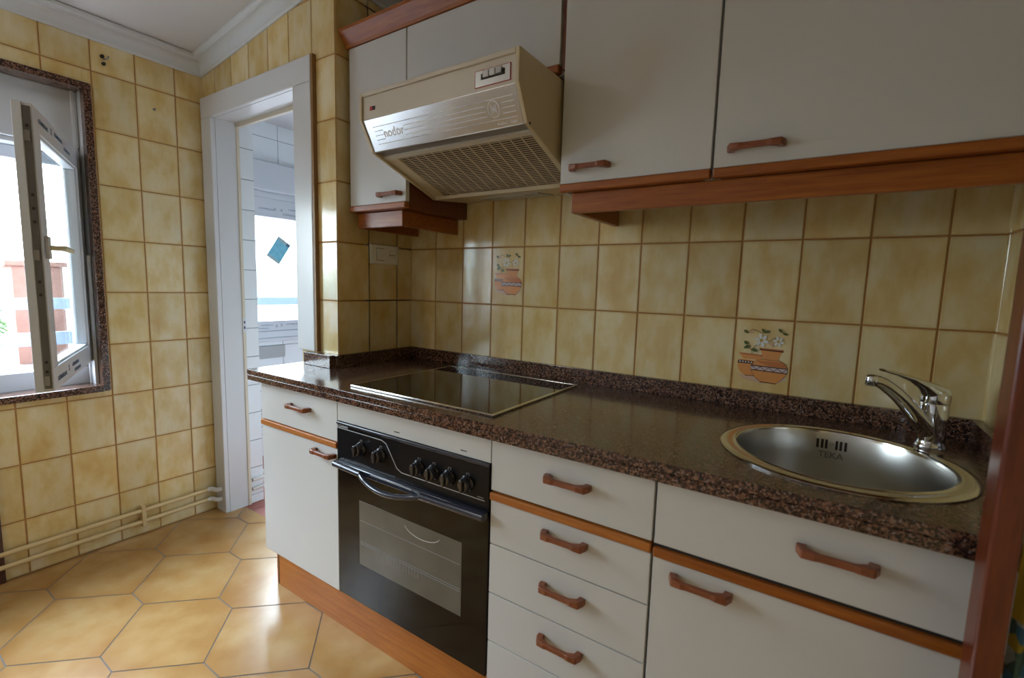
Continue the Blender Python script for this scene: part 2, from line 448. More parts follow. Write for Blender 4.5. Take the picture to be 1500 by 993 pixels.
# ceiling (sloping up to the right) and floor
b = MB()
i = b.pts([(XW - 0.2, YB, zceil(XW - 0.2)), (XR, YB, zceil(XR)), (XR, 0, zceil(XR)), (XW - 0.2, 0, zceil(XW - 0.2)),
           (XW - 0.2, YB, 2.9), (XR, YB, 2.9), (XR, 0, 2.9), (XW - 0.2, 0, 2.9)])
for q in ((0, 3, 2, 1), (4, 5, 6, 7), (0, 1, 5, 4), (1, 2, 6, 5), (2, 3, 7, 6), (3, 0, 4, 7)): b.face([i + k for k in q], M['ceil'])
struct(b.build('ceiling'))

def cornice(name, p0, p1, out, z0, z1):
    prof = [(0, -0.072), (0.006, -0.072), (0.010, -0.066), (0.013, -0.064)]
    for k in range(7):
        t = k / 6 * PI / 2; prof.append((0.013 + 0.034 * (1 - math.cos(t)), -0.064 + 0.040 * math.sin(t)))
    prof += [(0.050, -0.024), (0.052, -0.016), (0.056, -0.012), (0.060, -0.008), (0.060, 0.004), (0, 0.004)]
    b = MB(); o = Vector((*out, 0)); n = len(prof)
    i = b.pts([tuple(Vector((*p0, z0 + h)) + o * d) for d, h in prof] + [tuple(Vector((*p1, z1 + h)) + o * d) for d, h in prof])
    for k in range(n):
        j = (k + 1) % n; b.face([i + k, i + j, i + n + j, i + n + k], M['cornice'], smooth=True)
    b.face([i + k for k in range(n)], M['cornice']); b.face([i + n + k for k in reversed(range(n))], M['cornice'])
    return struct(b.build(name, angle=30))
cornice('trim_1', (XW + .002, YB), (XW + .002, YD), (1, 0), zceil(XW), zceil(XW))
cornice('trim_2', (XW, YD - .002), (0.0, YD - .002), (0, -1), zceil(XW), zceil(0))
cornice('trim_3', (0.002, YD), (0.002, 0), (1, 0), zceil(0), zceil(0))
cornice('trim_4', (0.0, -.002), (XR, -.002), (0, -1), zceil(0), zceil(XR))

# floor: stretched hexagons
b = MB()
b.box(XW - 0.2, XR + 0.1, YB - 0.1, -0.312, -0.12, -0.0015, M['fgrout'])
for x0, x1, y0, y1 in ((XW, XR, YB, -0.312), ):
    i = b.pts([(x0, y0, -0.0012), (x1, y0, -0.0012), (x1, y1, -0.0012), (x0, y1, -0.0012)]); b.face([i, i + 1, i + 2, i + 3], M['fgrout'])
px, py = 0.285, 0.1755
cx0, cy0 = -0.483, -0.745
for ci in range(-4, 10):
    for cj in range(-10, 8):
        cx = cx0 + ci * px; cy = cy0 + cj * 2 * py + (py if ci % 2 else 0)
        hexp = [(0.05, -py), (0.235, 0), (0.05, py), (-0.05, py), (-0.235, 0), (-0.05, -py)]
        sh = 0.0022
        poly = [(cx + x * (1 - sh / 0.16), cy + y * (1 - sh / py)) for x, y in hexp]
        # clip to room
        def clip(poly, ax, val, keep):
            out = []
            for k in range(len(poly)):
                p, q = poly[k], poly[(k + 1) % len(poly)]
                ip = (p[ax] - val) * keep >= 0; iq = (q[ax] - val) * keep >= 0
                if ip: out.append(p)
                if ip != iq:
                    t = (val - p[ax]) / (q[ax] - p[ax]); out.append((p[0] + t * (q[0] - p[0]), p[1] + t * (q[1] - p[1])))
            return out
        for ax, val, keep in ((0, XW + .001, 1), (0, XR - .001, -1), (1, YB + .001, 1), (1, -.31, -1)):
            if poly: poly = clip(poly, ax, val, keep)
        if len(poly) < 3: continue
        i = b.pts([(x, y, 0.0) for x, y in poly])
        b.face([i + k for k in range(len(poly))], M['floor'], [((x - cx) / 0.24, (y - cy) / 0.19) for x, y in poly])
fl = b.build('floor'); struct(fl, 'floor of ochre hexagonal tiles with grey joints')
b = MB(); b.box(-1.9, 1.2, -0.31, 2.2, -0.02, -0.002, M['red_floor']); struct(b.build('floor_gallery'))

# ------------------------------------------------------------ gallery behind the doorway
W = (M['wtile'], M['wgrout'])
tiled_wall('wall_pier', 0, -0.915, 1, -0.275, -0.205, 0.0, 2.15, -0.40, 0.045, tw=0.2, th=0.15, mats=W, gap=0.003)
b = MB(); b.box(-1.5, -0.916, -0.275, -0.205, 0, 2.3, M['wtile']); struct(b.build('wall_pier_core'))
GX = -1.53
GW = (0.02, 1.25, 0.81, 1.745)
tiled_wall('wall_gallery', 0, GX, 1, -0.19, 2.2, 0.0, 2.35, 0.09, 0.006, tw=0.2, th=0.15, mats=W, gap=0.003, holes=[GW])
tiled_wall('wall_gallery_end', 1, 2.2, -1, GX, 1.0, 0.0, 2.35, 0.0, 0.0, tw=0.2, th=0.15, mats=W, gap=0.003)
b = MB(); b.box(-0.02, 0.0, -0.26, 2.2, 0, 2.35, M['wtile']); struct(b.build('wall_gallery_right'))
b = MB(); b.box(GX - 0.1, 0.0, -0.19, 2.2, 2.2, 2.3, M['ceil']); struct(b.build('ceiling_gallery'))
# gallery window
wg = bpy.data.objects.new('window_2', None); COL.objects.link(wg); wg.location = (GX, 0.6, 0.8); OFF['window_2'] = Vector(wg.location); struct(wg, 'white gallery window with printed protective film seen through the doorway')
b = MB(); y0, y1, z0, z1 = GW
b.box(GX - 0.06, GX + 0.012, y0, y1, z1 - 0.02, z1 + 0.02, M['pvc'])
b.box(GX - 0.06, GX + 0.02, y0, y1, z0, z0 + 0.045, M['pvc']); b.box(GX - 0.06, GX + 0.008, y0, y1, z0 + .045, 0.925, M['pvc'])
b.box(GX - 0.06, GX + 0.008, y0, y1, 1.605, z1 - 0.02, M['pvc']); b.box(GX - 0.06, GX + 0.008, y0, y0 + 0.05, 0.925, 1.605, M['pvc']); b.box(GX - 0.06, GX + 0.008, y1 - 0.05, y1, 0.925, 1.605, M['pvc'])
b.build('window_frame', wg, bevel=0.004)
b = MB(); b.box(GX - 0.03, GX - 0.024, y0 + .04, y1 - .04, 0.92, 1.61, M['glass']); b.build('pane', wg)
b = MB(); b.box(GX, GX + 0.055, y0 - 0.02, y1 + .02, 1.765, 1.945, M['pvc']); b.build('shutter_box', wg, bevel=0.006)
b = MB(); b.box(GX, GX + 0.03, y0 - .02, y1 + .02, 0.785, 0.81, M['pvc']); b.build('window_sill', wg, bevel=0.003)
for (zz, yy, s) in ((1.655, 0.20, .018), (1.635, 0.36, .018), (0.895, 0.18, .014), (0.875, 0.15, .014), (0.895, 0.36, .016), (1.67, .39, .015), (1.655, 0.55, .018), (.88, .56, .016)):
    text('film_print', 'KÖMMERLING', s * 0.9, M['film_blue'], basis((GX + 0.0086, yy, zz), (0, 1, 0), (0, 0, 1)), wg)
for (zz, yy) in ((1.66, 0.255), (0.89, 0.28), (1.63, 0.42), (0.885, 0.245), (1.66, .30)):
    text('film_mark', 'X', 0.026, M['film_blue'], basis((GX + 0.0086, yy, zz), (0, 1, 0), (0, 0, 1)), wg)
# leaflet stuck on the pane
R30 = Matrix.Rotation(math.radians(-33), 4, 'X')
T = Matrix.Translation((GX - 0.020, 0.290, 1.397)) @ R30
b = MB(); b.box(-0.001, 0.0006, -0.052, 0.052, -0.082, 0.082, M['leaflet_grey'], T); b.box(0.0006, 0.0012, -0.052, 0.052, -0.062, 0.058, M['leaflet'], T)
b.box(0.0012, 0.0016, 0.022, 0.046, 0.056, 0.076, M['film_blue'], T)
tag(b.build('leaflet', off=(GX - .02, .29, 1.397)), 'small blue and grey leaflet stuck tilted on the gallery window pane', 'leaflet')
b = MB(); b.box(GX + .001, GX + 0.01, 0.09, 0.300, 0.672, 0.755, M['flat_grey'])  # flat grey rectangle laid over the white tiles
tag(b.build('grey_rectangle', off=(GX, .19, .672), bevel=0.002), 'flat grey rectangle on the white tiles below the gallery window', 'cover plate')
b = MB()
for k in range(4): b.box(GX + .001, GX + 0.012, 0.04, 0.15, 0.22 + k * 0.028, 0.236 + k * 0.028, M['pipe_white'])
b.box(GX + .001, GX + 0.004, 0.035, 0.155, 0.21, 0.335, M['flat_grey'])
tag(b.build('air_vent', off=(GX, .1, .2)), 'small louvred white vent low on the gallery wall beside the cabinet', 'vent')
# gallery pipes along the pier
for z, wh in ((0.135, 'upper'), (0.085, 'lower')):
    b = MB(); b.tube([(-0.897, -0.272, z), (-0.897, -0.195, z), (-0.902, -0.180, z), (-0.92, -0.172, z), (-0.96, -0.170, z), (-1.50, -0.170, z)], 0.009, M['pipe_white'])
    tag(b.build('heating_pipe', off=(-.93, -.2, z)), f'white {wh} pipe running round the tiled pier in the gallery', 'pipe', None)

# ------------------------------------------------------------ doorway trim
d1 = bpy.data.objects.new('door_1', None); COL.objects.link(d1); d1.location = (-0.57, YD, 0); OFF['door_1'] = Vector(d1.location); struct(d1, 'white painted door frame of the gallery doorway, without a door leaf')
yc = YD - 0.020
b = MB(); b.box(-0.999, -0.906, yc, YD + .002, 0, 1.95, M['paint']); b.box(-0.999, -0.125, yc, YD + .002, 1.95, 2.045, M['paint']); b.box(-0.240, -0.125, yc, YD + .002, 0.918, 1.95, M['paint'])
b.build('casing', d1, bevel=0.004)
b = MB(); b.box(-0.125, -0.112, yc + 0.002, YD + .002, 0.918, 2.045, M['casing_edge']); o = b.build('casing_edge', d1); o['label'] = 'unpainted brown wood edge'
b = MB(); b.box(-0.926, -0.906, YD + .002, -0.292, 0, 1.95, M['paint']); b.box(-0.926, -0.235, YD + .002, -0.292, 1.95, 1.956, M['paint']); b.box(-0.240, -0.2352, YD + .002, -0.292, 0.0, 1.95, M['paint'])
b.build('jamb', d1)
b = MB(); b.box(-0.945, -0.900, -0.292, -0.276, 0, 1.945, M['paint_cream']); b.box(-0.945, -0.22, -0.292, -0.276, 1.93, 1.965, M['paint_cream']); b.box(-0.232, -0.21, -0.292, -0.276, 0, 1.93, M['paint_cream'])
b.build('door_stop', d1, bevel=0.003)
b = MB(); b.box(-0.9000, -0.8985, -0.291, -0.277, 0.93, 1.0, M['pvc']); b.box(-0.8985, -0.898, -0.287, -0.281, 0.972, 0.985, M['dark']); b.box(-0.8985, -0.898, -0.287, -0.281, 0.945, 0.958, M['dark'])
o = b.build('strike_plate', d1)

# ------------------------------------------------------------ kitchen window
w1 = bpy.data.objects.new('window_1', None); COL.objects.link(w1); w1.location = (XW, -1.5, .72); OFF['window_1'] = Vector(w1.location); struct(w1, 'white window in a polished dark granite surround with one sash swung into the room')
y0, y1, z0, z1 = WIN
b = MB()
gy0, gy1, gz0, gz1 = y0 - .025, y1 + .025, z0 - 0.025, z1 + 0.025
b.box(-1.045, XW + 0.010, y1 - .001, gy1, gz0, gz1, M['granite']); b.box(-1.12, XW + 0.010, gy0, y0 + .001, gz0, gz1, M['granite'])
b.box(-1.12, XW + 0.010, y0, y1, z1 - .001, gz1, M['granite'])
b.build('granite_surround', w1, bevel=0.002)
b = MB(); b.box(-1.12, XW + 0.022, y0, y1 + .0, gz0, z0 + .003, M['granite']); b.build('window_sill', w1, bevel=0.003)
fx0, fx1 = -1.19, -1.10
zb = 1.70
b = MB()
b.box(fx0, fx1, y0, y1, z0, z0 + 0.075, M['pvc']); b.box(fx0, fx1, y0, y1, zb, zb + 0.02, M['pvc'])
b.box(fx0, fx1, y1 - 0.045, y1, z0 + 0.075, zb, M['pvc']); b.box(fx0, fx1, y0, y0 + 0.045, z0 + 0.075, zb, M['pvc'])
b.box(fx0, fx1, -1.565, -1.51, z0 + 0.075, zb, M['pvc'])
b.box(fx0 - 0.01, fx0 + .02, y0 + .04, y1 - 0.04, zb - 0.05, zb + .0, M['pvc'])
b.build('window_frame', w1, bevel=0.004)
b = MB(); b.box(fx0, fx1 + 0.012, y0, y1, zb + 0.02, z1, M['pvc']); b.box(fx1 + 0.010, fx1 + 0.020, y1 - 0.022, y1 - 0.008, z0 + .0, z1 - .0, M['pvc']); b.build('shutter_box', w1, bevel=0.004)
b = MB(); b.box(-1.09, -1.045, y1 - 0.014, y1 - 0.002, z0, 1.28, M['pvc']); b.box(-1.075, -1.068, y1 - 0.020, y1 - 0.013, 1.28, zb, M['dark']); b.build('shutter_belt_guide', w1, bevel=0.002)
# closed sash
def ring(b, u0, u1, v0, v1, w, d0, d1, mat, M4=None):
    """frame ring in local xz, thickness on y"""
    b.box(u0, u1, d0, d1, v0, v0 + w, mat, M4); b.box(u0, u1, d0, d1, v1 - w, v1, mat, M4)
    b.box(u0, u0 + w, d0, d1, v0 + w, v1 - w, mat, M4); b.box(u1 - w, u1, d0, d1, v0 + w, v1 - w, mat, M4)
Mc = Matrix.Translation((-1.10, -2.205, 0.79)) @ Matrix.Rotation(math.radians(90), 4, 'Z')
b = MB(); ring(b, 0, 0.655, 0, 0.905, 0.07, -0.022, 0.05, M['pvc'], Mc); s2 = b.build('window_sash', w1, bevel=0.004)
b = MB(); b.box(0.06, 0.60, 0.012, 0.018, 0.06, 0.85, M['glass'], Mc); b.build('pane', s2)
# open sash, hinged at the right
ang = math.atan2(-0.386, 0.92)
Ms = Matrix.Translation((-1.09, -0.83 - 0.008, 0.829)) @ Matrix.Rotation(ang, 4, 'Z')
SW, SH, SD = 0.70, 0.871, 0.044
b = MB(); ring(b, 0, SW, 0, SH, 0.072, -SD, 0.0, M['pvc'], Ms)
b.box(SW, SW + 0.004, -SD, -SD + 0.022, 0.0, SH, M['pvc'], Ms)
s1 = b.build('window_sash', w1, bevel=0.0035)
b = MB(); ring(b, 0.066, SW - 0.066, 0.066, SH - 0.066, 0.014, -0.040, -0.006, M['pvc'], Ms); b.build('glazing_bead', s1, bevel=0.004)
b = MB(); b.box(0.07, SW - 0.07, -0.030, -0.024, 0.07, SH - 0.07, M['glass'], Ms); b.build('pane', s1)
b = MB(); b.box(SW, SW + 0.0022, -0.021, -0.004, 0.01, SH - 0.01, M['strip_grey'], Ms)
for zz in (0.06, 0.09, 0.30, 0.34, 0.52, 0.56, 0.60, 0.80): b.box(SW + 0.002, SW + 0.005, -0.016, -0.010, zz, zz + 0.008, M['dark'], Ms)
for zz in (0.05, 0.44, 0.79): b.box(SW + 0.002, SW + 0.007, -0.020, -0.008, zz - .03, zz, M['metal_grey'], Ms)
b.build('espagnolette', s1)
b = MB(); b.box(SW - 0.052, SW - 0.022, 0.0, 0.010, 0.415, 0.485, M['pvc'], Ms)
hp = [(SW - 0.037, 0.008, 0.45), (SW - 0.037, 0.030, 0.45), (SW - 0.045, 0.040, 0.45), (SW - 0.065, 0.043, 0.449), (SW - 0.15, 0.043, 0.446)]
b.tube([tuple(Ms @ Vector(p)) for p in hp], [(.008, .008), (.008, .008), (.009, .008), (.010, .007), (.008, .006)], M['handle_cream'], up=(0, 0, 1))
b.build('sash_handle', s1, bevel=0.002)
ax = (Ms.to_3x3() @ Vector((-1, 0, 0)))
for (lx, lz, s, bd) in ((SW - 0.12, 0.030, 0.020, 'KÖMMERLING'), (SW - 0.33, 0.042, 0.018, 'KÖMMERLING'), (SW - 0.36, 0.018, 0.018, 'KÖMMERLING'), (SW - 0.12, SH - 0.035, 0.018, 'KÖMMERLING'), (SW - 0.32, SH - 0.028, 0.018, 'KÖMMERLING'), (SW - 0.45, SH - 0.045, 0.016, 'KÖMMERLING'), (SW - 0.22, 0.04, 0.03, 'X'), (SW - 0.22, SH - 0.03, 0.03, 'X')):
    text('film_print', bd, s, M['film_blue'], basis(Ms @ Vector((lx, 0.0006, lz)), ax, (0, 0, 1)), s1, bold=True)

# ------------------------------------------------------------ outside
b = MB(); b.box(-9.0, -1.54, -9, 9, 0.50, 0.60, M['terrace']); struct(b.build('ground_terrace'))
t = thing('balcony_railing', 'pale blue horizontal bar railing outside the windows', 'railing', (-2.3, 0, 0.6))
b = MB()
for (za, zc_) in ((0.985, 1.052), (0.77, 0.848), (1.0, 1.0)):
    if zc_ > za: b.box(-2.33, -2.30, -5, 6, za, zc_, M['rail'])
b.build('rail', t)
for y in (-3.4, -2.0, 0.2, 1.8, 3.4):
    b = MB(); b.box(-2.37, -2.331, y, y + 0.05, 0.6, 1.06, M['rail']); b.build('railing_post', t)
t = thing('brick_pillar', 'salmon brick pillar with a flat cap outside the kitchen window', 'pillar', (-2.9, -0.65, .6))
b = MB(); b.box(-3.05, -2.8, -0.765, -0.52, 0.6, 1.24, M['brick']); b.build('shaft', t)
b = MB(); b.box(-3.08, -2.77, -0.80, -0.49, 1.241, 1.275, M['brick']); b.build('cap', t, bevel=0.008)
t = thing('palm_shrub', 'green palm shrub behind the pale railing outside the kitchen window', 'shrub', (-3.6, -0.80, .6))
b = MB(); b.tube([(-3.6, -0.80, 0.6), (-3.6, -.80, 0.8)], 0.04, M['stem'] if 'stem' in M else M['brick']); b.build('stem', t)
b = MB()
for k in range(46):
    a = random.uniform(0, 2 * PI); el = random.uniform(0.1, 1.3); ln = random.uniform(0.25, 0.42)
    pth = []
    for q in range(6):
        r_ = q / 5; pth.append((-3.6 + math.cos(a) * math.cos(el) * ln * r_, -.80 + math.sin(a) * math.cos(el) * ln * r_, 0.78 + ln * math.sin(el) * r_ - 0.22 * r_ * r_))
    b.tube(pth, [(0.004, 0.016 * math.sin(PI * (0.12 + 0.85 * q / 5))) for q in range(6)], M['leaf'], seg=6)
b.build('foliage', t)
b = MB()
hp_ = []
n = 50
i = b.pts([(-70 - 3 * math.sin(k), -80 + k * 4, 2.6 + 0.8 * math.sin(k * 0.5) + random.uniform(-.4, .4)) for k in range(n)] + [(-60, -80 + k * 4, -2) for k in range(n)] + [(-85, -80 + k * 4, -2) for k in range(n)])
for k in range(n - 1):
    b.face([i + k, i + k + 1, i + n + k + 1, i + n + k], M['hill'], smooth=True); b.face([i + k, i + 2 * n + k, i + 2 * n + k + 1, i + k + 1], M['hill'], smooth=True)
b.face([i + n, i + n + (n - 1), i + 2 * n + n - 1, i + 2 * n], M['hill'])
struct(b.build('hill_backdrop'))

# ------------------------------------------------------------ marks and fittings on the window wall
t = thing('wall_hook', 'dark screw hook stub on the tiles right above the window corner', 'hook', (XW, -0.764, 2.08))
b = MB(); b.lathe([(0, 0.012), (.006, .012), (.007, 0.002), (.007, 0)], (XW + .001, -0.766, 2.094), M['dark'], seg=14, axis=0); b.lathe([(0, 0.012), (.006, .012), (.007, 0.002), (.007, 0)], (XW + .001, -0.762, 2.066), M['dark'], seg=14, axis=0); b.build('plug', t)
b = MB(); b.tube([(XW + .004, -0.763, 2.085), (XW + .018, -0.757, 2.082), (XW + .022, -0.752, 2.088), (XW + .020, -0.748, 2.097)], 0.0028, M['metal_grey'], seg=8); b.build('hook_wire', t)
b = MB(); b.lathe([(0, 0.018), (.0025, .018), (.0025, 0.004), (.006, 0.002), (.006, 0)], (XW + .001, -0.590, 1.94), M['metal_grey'], seg=12, axis=0)
tag(b.build('wall_screw', off=(XW, -.59, 1.94)), 'small metal screw on the yellow tiles between window and doorway', 'screw')
# heating pipes
for z, wh in ((0.122, 'upper'), (0.070, 'lower')):
    t = thing('heating_pipe', f'cream painted {wh} pipe along the foot of the window wall', 'pipe', (-0.985, -1.2, z))
    b = MB(); b.tube([(-0.985, -2.95, z - .004), (-0.985, -1.2, z - .002), (-0.985, -0.455, z)], 0.0095, M['pipe']); b.build('pipe_run', t)
    b = MB(); b.tube([(-0.985, -0.456, z), (-0.985, -0.447, z), (-0.982, -0.438, z), (-0.972, -0.432, z), (-0.955, -0.430, z), (-0.948, -0.427, z), (-0.943, -0.418, z), (-0.943, -0.407, z)], 0.0115, M['pipe_white'], seg=14); o = b.build('elbow', t); o['label'] = 'white elbow entering the door frame'
b = MB(); b.box(-1.008, -0.972, -0.736, -0.720, 0.047, 0.144, M['pipe']); b.box(-1.008, -0.996, -0.745, -0.711, 0.084, 0.108, M['pipe'])
tag(b.build('pipe_bracket', off=(-1.0, -.728, .05), bevel=0.002), 'cream bracket clamping both pipes under the window', 'bracket')
b = MB(); b.box(XW + .002, XW + 0.014, -1.95, -1.172, 0.0, 0.60, M['brown_panel'])
tag(b.build('stone_panel', off=(XW, -1.5, 0), bevel=0.002), 'dark brown stone panel standing behind the pipes at the left edge', 'panel')

# ------------------------------------------------------------ worktop
b = MB()
SX, SY, SR = 1.610, -0.357, 0.205
outer = [(-0.213, CF), (XR - .002, CF), (XR - .002, -0.002), (0.002, -0.002), (0.002, YD - .004), (-0.213, YD - .004)]
bm = bmesh.new()
def layer(z0, z1, inset):
    pts = [(-0.213 + inset, CF + inset), (XR - .002, CF + inset), (XR - .002, -0.002), (0.002, -0.002), (0.002, YD - .004), (-0.213 + inset, YD - .004)]
    vs = [bm.verts.new((x, y, z1)) for x, y in pts]; es = [bm.edges.new((vs[k], vs[(k + 1) % 6])) for k in range(6)]
    ns = 64
    cs = [bm.verts.new((SX + SR * math.cos(2 * PI * k / ns), SY + SR * math.sin(2 * PI * k / ns), z1)) for k in range(ns)]
    es += [bm.edges.new((cs[k], cs[(k + 1) % ns])) for k in range(ns)]
    r_ = bmesh.ops.triangle_fill(bm, use_beauty=True, use_dissolve=False, edges=es)
    fs = [g for g in r_['geom'] if isinstance(g, bmesh.types.BMFace)]
    ex = bmesh.ops.extrude_face_region(bm, geom=fs)
    for v in [g for g in ex['geom'] if isinstance(g, bmesh.types.BMVert)]: v.co.z = z0
layer(0.8475, CT, 0.0); layer(0.8455, 0.8478, 0.003); layer(CB, 0.8458, 0.0005)
bmesh.ops.recalc_face_normals(bm, faces=bm.faces)
me = bpy.data.meshes.new('worktop'); bm.to_mesh(me); bm.free(); me.materials.append(M['granite'])
wt = bpy.data.objects.new('worktop', me); COL.objects.link(wt)
tag(wt, 'long speckled brown granite worktop with a double edge', 'worktop')
md = wt.modifiers.new('bevel', 'BEVEL'); md.width = 0.0025; md.segments = 2; md.limit_method = 'ANGLE'; md.angle_limit = math.radians(50)
b = MB(); ST = 0.916
b.box(0.0205, XR - .003, -0.0205, -.003, CT + .0005, ST, M['granite']); b.box(XR - 0.022, XR - .003, CF + 0.13, -0.0205, CT + .0005, ST, M['granite'])
b.box(0.003, 0.0205, YD - 0.0225, -0.003, CT + .0005, ST, M['granite']); b.box(-0.165, 0.003, YD - 0.043, YD - 0.0225, CT + .0005, ST, M['granite'])
b.box(-0.104, 0.003, YD - 0.0225, YD - .003, CT + .0005, ST, M['granite'])
tag(b.build('splashback', off=(0.5, -.01, CT), bevel=0.0012), 'low granite upstand running along the wall behind the worktop', 'splashback')

# ------------------------------------------------------------ bow handle
def bow_handle(parent, xc, zc_, yf, length=0.118, name='handle'):
    """wooden bow handle: feet on the door, bar standing off"""
    b = MB(); h = length / 2; so = 0.026
    outer_ = [(-h, 0), (-h - .002, -0.012), (-h + 0.004, -so - 0.002), (-h + 0.016, -so - 0.004), (0, -so - 0.002), (h - 0.016, -so - 0.004), (h - 0.004, -so - 0.002), (h + .002, -0.012), (h, 0)]
    inner_ = [(h - 0.016, 0), (h - 0.020, -0.009), (h - 0.032, -so + 0.009), (0, -so + 0.008), (-h + 0.032, -so + 0.009), (-h + 0.020, -0.009), (-h + 0.016, 0)]
    poly = outer_ + inner_
    # build as strips so the section can flare
    n = 9; path = []
    mid = [((-h + 0.008, 0.0), 0.0080, 0.0075), ((-h + 0.009, -0.010), 0.0085, 0.0075), ((-h + 0.013, -so + 0.006), 0.0090, 0.0085), ((-h + 0.028, -so + 0.003), 0.0070, 0.0070), ((-h * 0.4, -so + 0.003), 0.0052, 0.0065), ((0, -so + 0.003), 0.0050, 0.0065)]
    full = mid + [((-p[0][0], p[0][1]), p[1], p[2]) for p in reversed(mid[:-1])]
    P = [Vector((xc + p[0][0], yf + p[0][1], zc_)) for p in full]
    base = len(b.v); m = len(P)
    for i, p in enumerate(P):
        t_ = (P[min(i + 1, m - 1)] - P[max(i - 1, 0)]).normalized()
        nrm = Vector((0, 0, 1)).cross(t_)
        a, z = full[i][1], full[i][2]
        for (s_, u_) in ((-1, -1), (1, -1), (1, 1), (-1, 1)):
            b.v.append(tuple(p + nrm * a * s_ + Vector((0, 0, z * u_))))
    for i in range(m - 1):
        for k in range(4):
            k2 = (k + 1) % 4; b.face([base + i * 4 + k, base + i * 4 + k2, base + (i + 1) * 4 + k2, base + (i + 1) * 4 + k], M['wood_handle'])
    b.face([base + k for k in range(4)], M['wood_handle']); b.face([base + (m - 1) * 4 + k for k in range(4)], M['wood_handle'])
    return b.build(name, parent, bevel=0.0028, seg=3)

def front(kind, parent, x0, x1, z0, z1, yf=FY, th=0.018, hx=None, hz=None, hl=0.118, g=0.0018):
    b = MB(); b.box(x0 + g, x1 - g, yf, yf + th, z0 + g * .8, z1 - g * .8, M['lam'])
    o = b.build(kind, parent, bevel=0.0012)
    if hx is not None: bow_handle(o, hx, hz, yf + .0005, hl)
    return o
def carcass(parent, x0, x1, y0, y1, z0, z1, side=None, name='body', top=False, bottom=True, inner=None):
    b = MB(); s = side or M['lam']; inn = inner or M['lam']
    b.box(x0, x0 + 0.016, y0, y1, z0, z1, s); b.box(x1 - 0.016, x1, y0, y1, z0, z1, s)
    b.box(x0 + 0.016, x1 - 0.016, y1 - 0.006, y1, z0, z1, inn)
    if bottom: b.box(x0 + 0.016, x1 - 0.016, y0, y1 - .006, z0, z0 + 0.016, inn)
    if top: b.box(x0 + 0.016, x1 - 0.016, y0, y1 - .006, z1 - 0.016, z1, inn)
    return b.build(name, parent)
def strip(parent, x0, x1, z0, z1, yf=FY, mat=None, name='trim_strip'):
    b = MB(); b.box(x0 + .001, x1 - .001, yf - 0.006, yf + 0.016, z0, z1, mat or M['wood_light']); return b.build(name, parent, bevel=0.003)

ZB = 0.165; ZT = CB - 0.002
yb0 = FY + 0.0195
# 1 left cabinet
t = thing('base_cabinet', 'white base cabinet with one drawer and one door, next to the doorway', 'cabinet', (0.06, -0.5, ZB), None)
b = MB(); b.box(-0.165, -0.149, yb0, YD - .006, ZB, ZT, M['lam']); b.box(0.270, 0.286, yb0, -0.03, ZB, ZT, M['lam']); b.box(-0.149, 0.270, yb0, YD - .012, ZB, ZB + 0.016, M['lam'])
b.box(-0.149, 0.270, yb0, yb0 + 0.004, ZT - 0.012, ZT, M['dark']); b.build('body', t)
front('drawer', t, -0.165, 0.287, 0.682, ZT - .002, hx=0.085, hz=0.765, hl=0.125)
strip(t, -0.165, 0.287, 0.661, 0.681)
front('door', t, -0.165, 0.287, ZB, 0.660, hx=0.222, hz=0.634, hl=0.118)
# 2 oven cabinet and oven
b = MB(); b.box(0.2885, 0.8985, FY, FY + 0.018, 0.7565, CB - .0005, M['lam']); t = tag(b.build('filler_panel', off=(.6, FY, .757), bevel=0.001), 'white blank panel between the worktop and the black oven', 'panel')
b = MB()
b = None
for x in (0.55, 0.80):
    b = MB(); b.box(x, x + 0.022, FY - 0.0006, FY, 0.769, 0.7715, M['dark']); b.build('scratch_mark', t)
ov = thing('oven', 'black built-in oven with six knobs and a glass door', 'oven', (0.59, -0.5, ZB))
b = MB(); b.box(0.31, 0.88, FY + 0.02, -0.06, ZB + 0.02, 0.752, M['black']); b.build('body', ov)
b = MB(); b.box(0.290, 0.898, FY - 0.004, FY + 0.0195, 0.628, 0.755, M['black']); b.box(0.290, 0.898, FY - 0.0075, FY + 0.0, 0.747, 0.7555, M['navy'])
cp = b.build('control_panel', ov, bevel=0.002)
b = MB(); yp = FY - 0.0046
pl = [(0.292, 0.735), (0.50, 0.735), (0.520, 0.728), (0.565, 0.664), (0.585, 0.655), (0.885, 0.655)]
for p, q in zip(pl, pl[1:]):
    d = (Vector(q) - Vector(p)); n_ = Vector((-d.y, d.x)).normalized() * 0.0009
    b.prism([tuple(Vector(p) - n_), tuple(Vector(q) - n_), tuple(Vector(q) + n_), tuple(Vector(p) + n_)], 1, yp, yp + 0.0006, M['silver'])
kx = [0.408, 0.497, 0.655, 0.711, 0.767, 0.829]
for x in kx:
    for (a0, a1, c0, c1) in ((x - .005, x + .005, .7145, .716), (x - .005, x + .005, .7065, .708), (x - .005, x - .0035, .7065, .716), (x + .0035, x + .005, .7065, .716)): b.box(a0, a1, yp, yp + .0006, c0, c1, M['print_grey'])
b.box(0.862, 0.882, yp, yp + .0006, 0.6600, 0.6625, M['print_grey'])
b.build('panel_print', cp)
text('badge', '§ Corberó', 0.0125, M['silver'], basis((0.318, yp, 0.7425), (1, 0, 0), (0, 0, 1)), cp, bold=True)
for x in kx:
    b = MB()
    b.lathe([(0.022, 0), (0.022, -0.004), (0.019, -0.008), (0.0175, -0.014), (0.0165, -0.022), (0.015, -0.024), (0, -0.024)], (x, FY - 0.004, 0.688), M['knob'], seg=28, axis=1)
    b.box(x - 0.0045, x + 0.0045, FY - 0.0345, FY - 0.012, 0.688 - 0.0165, 0.688 + 0.0165, M['knob'])
    b.build('knob', ov, bevel=0.0015)
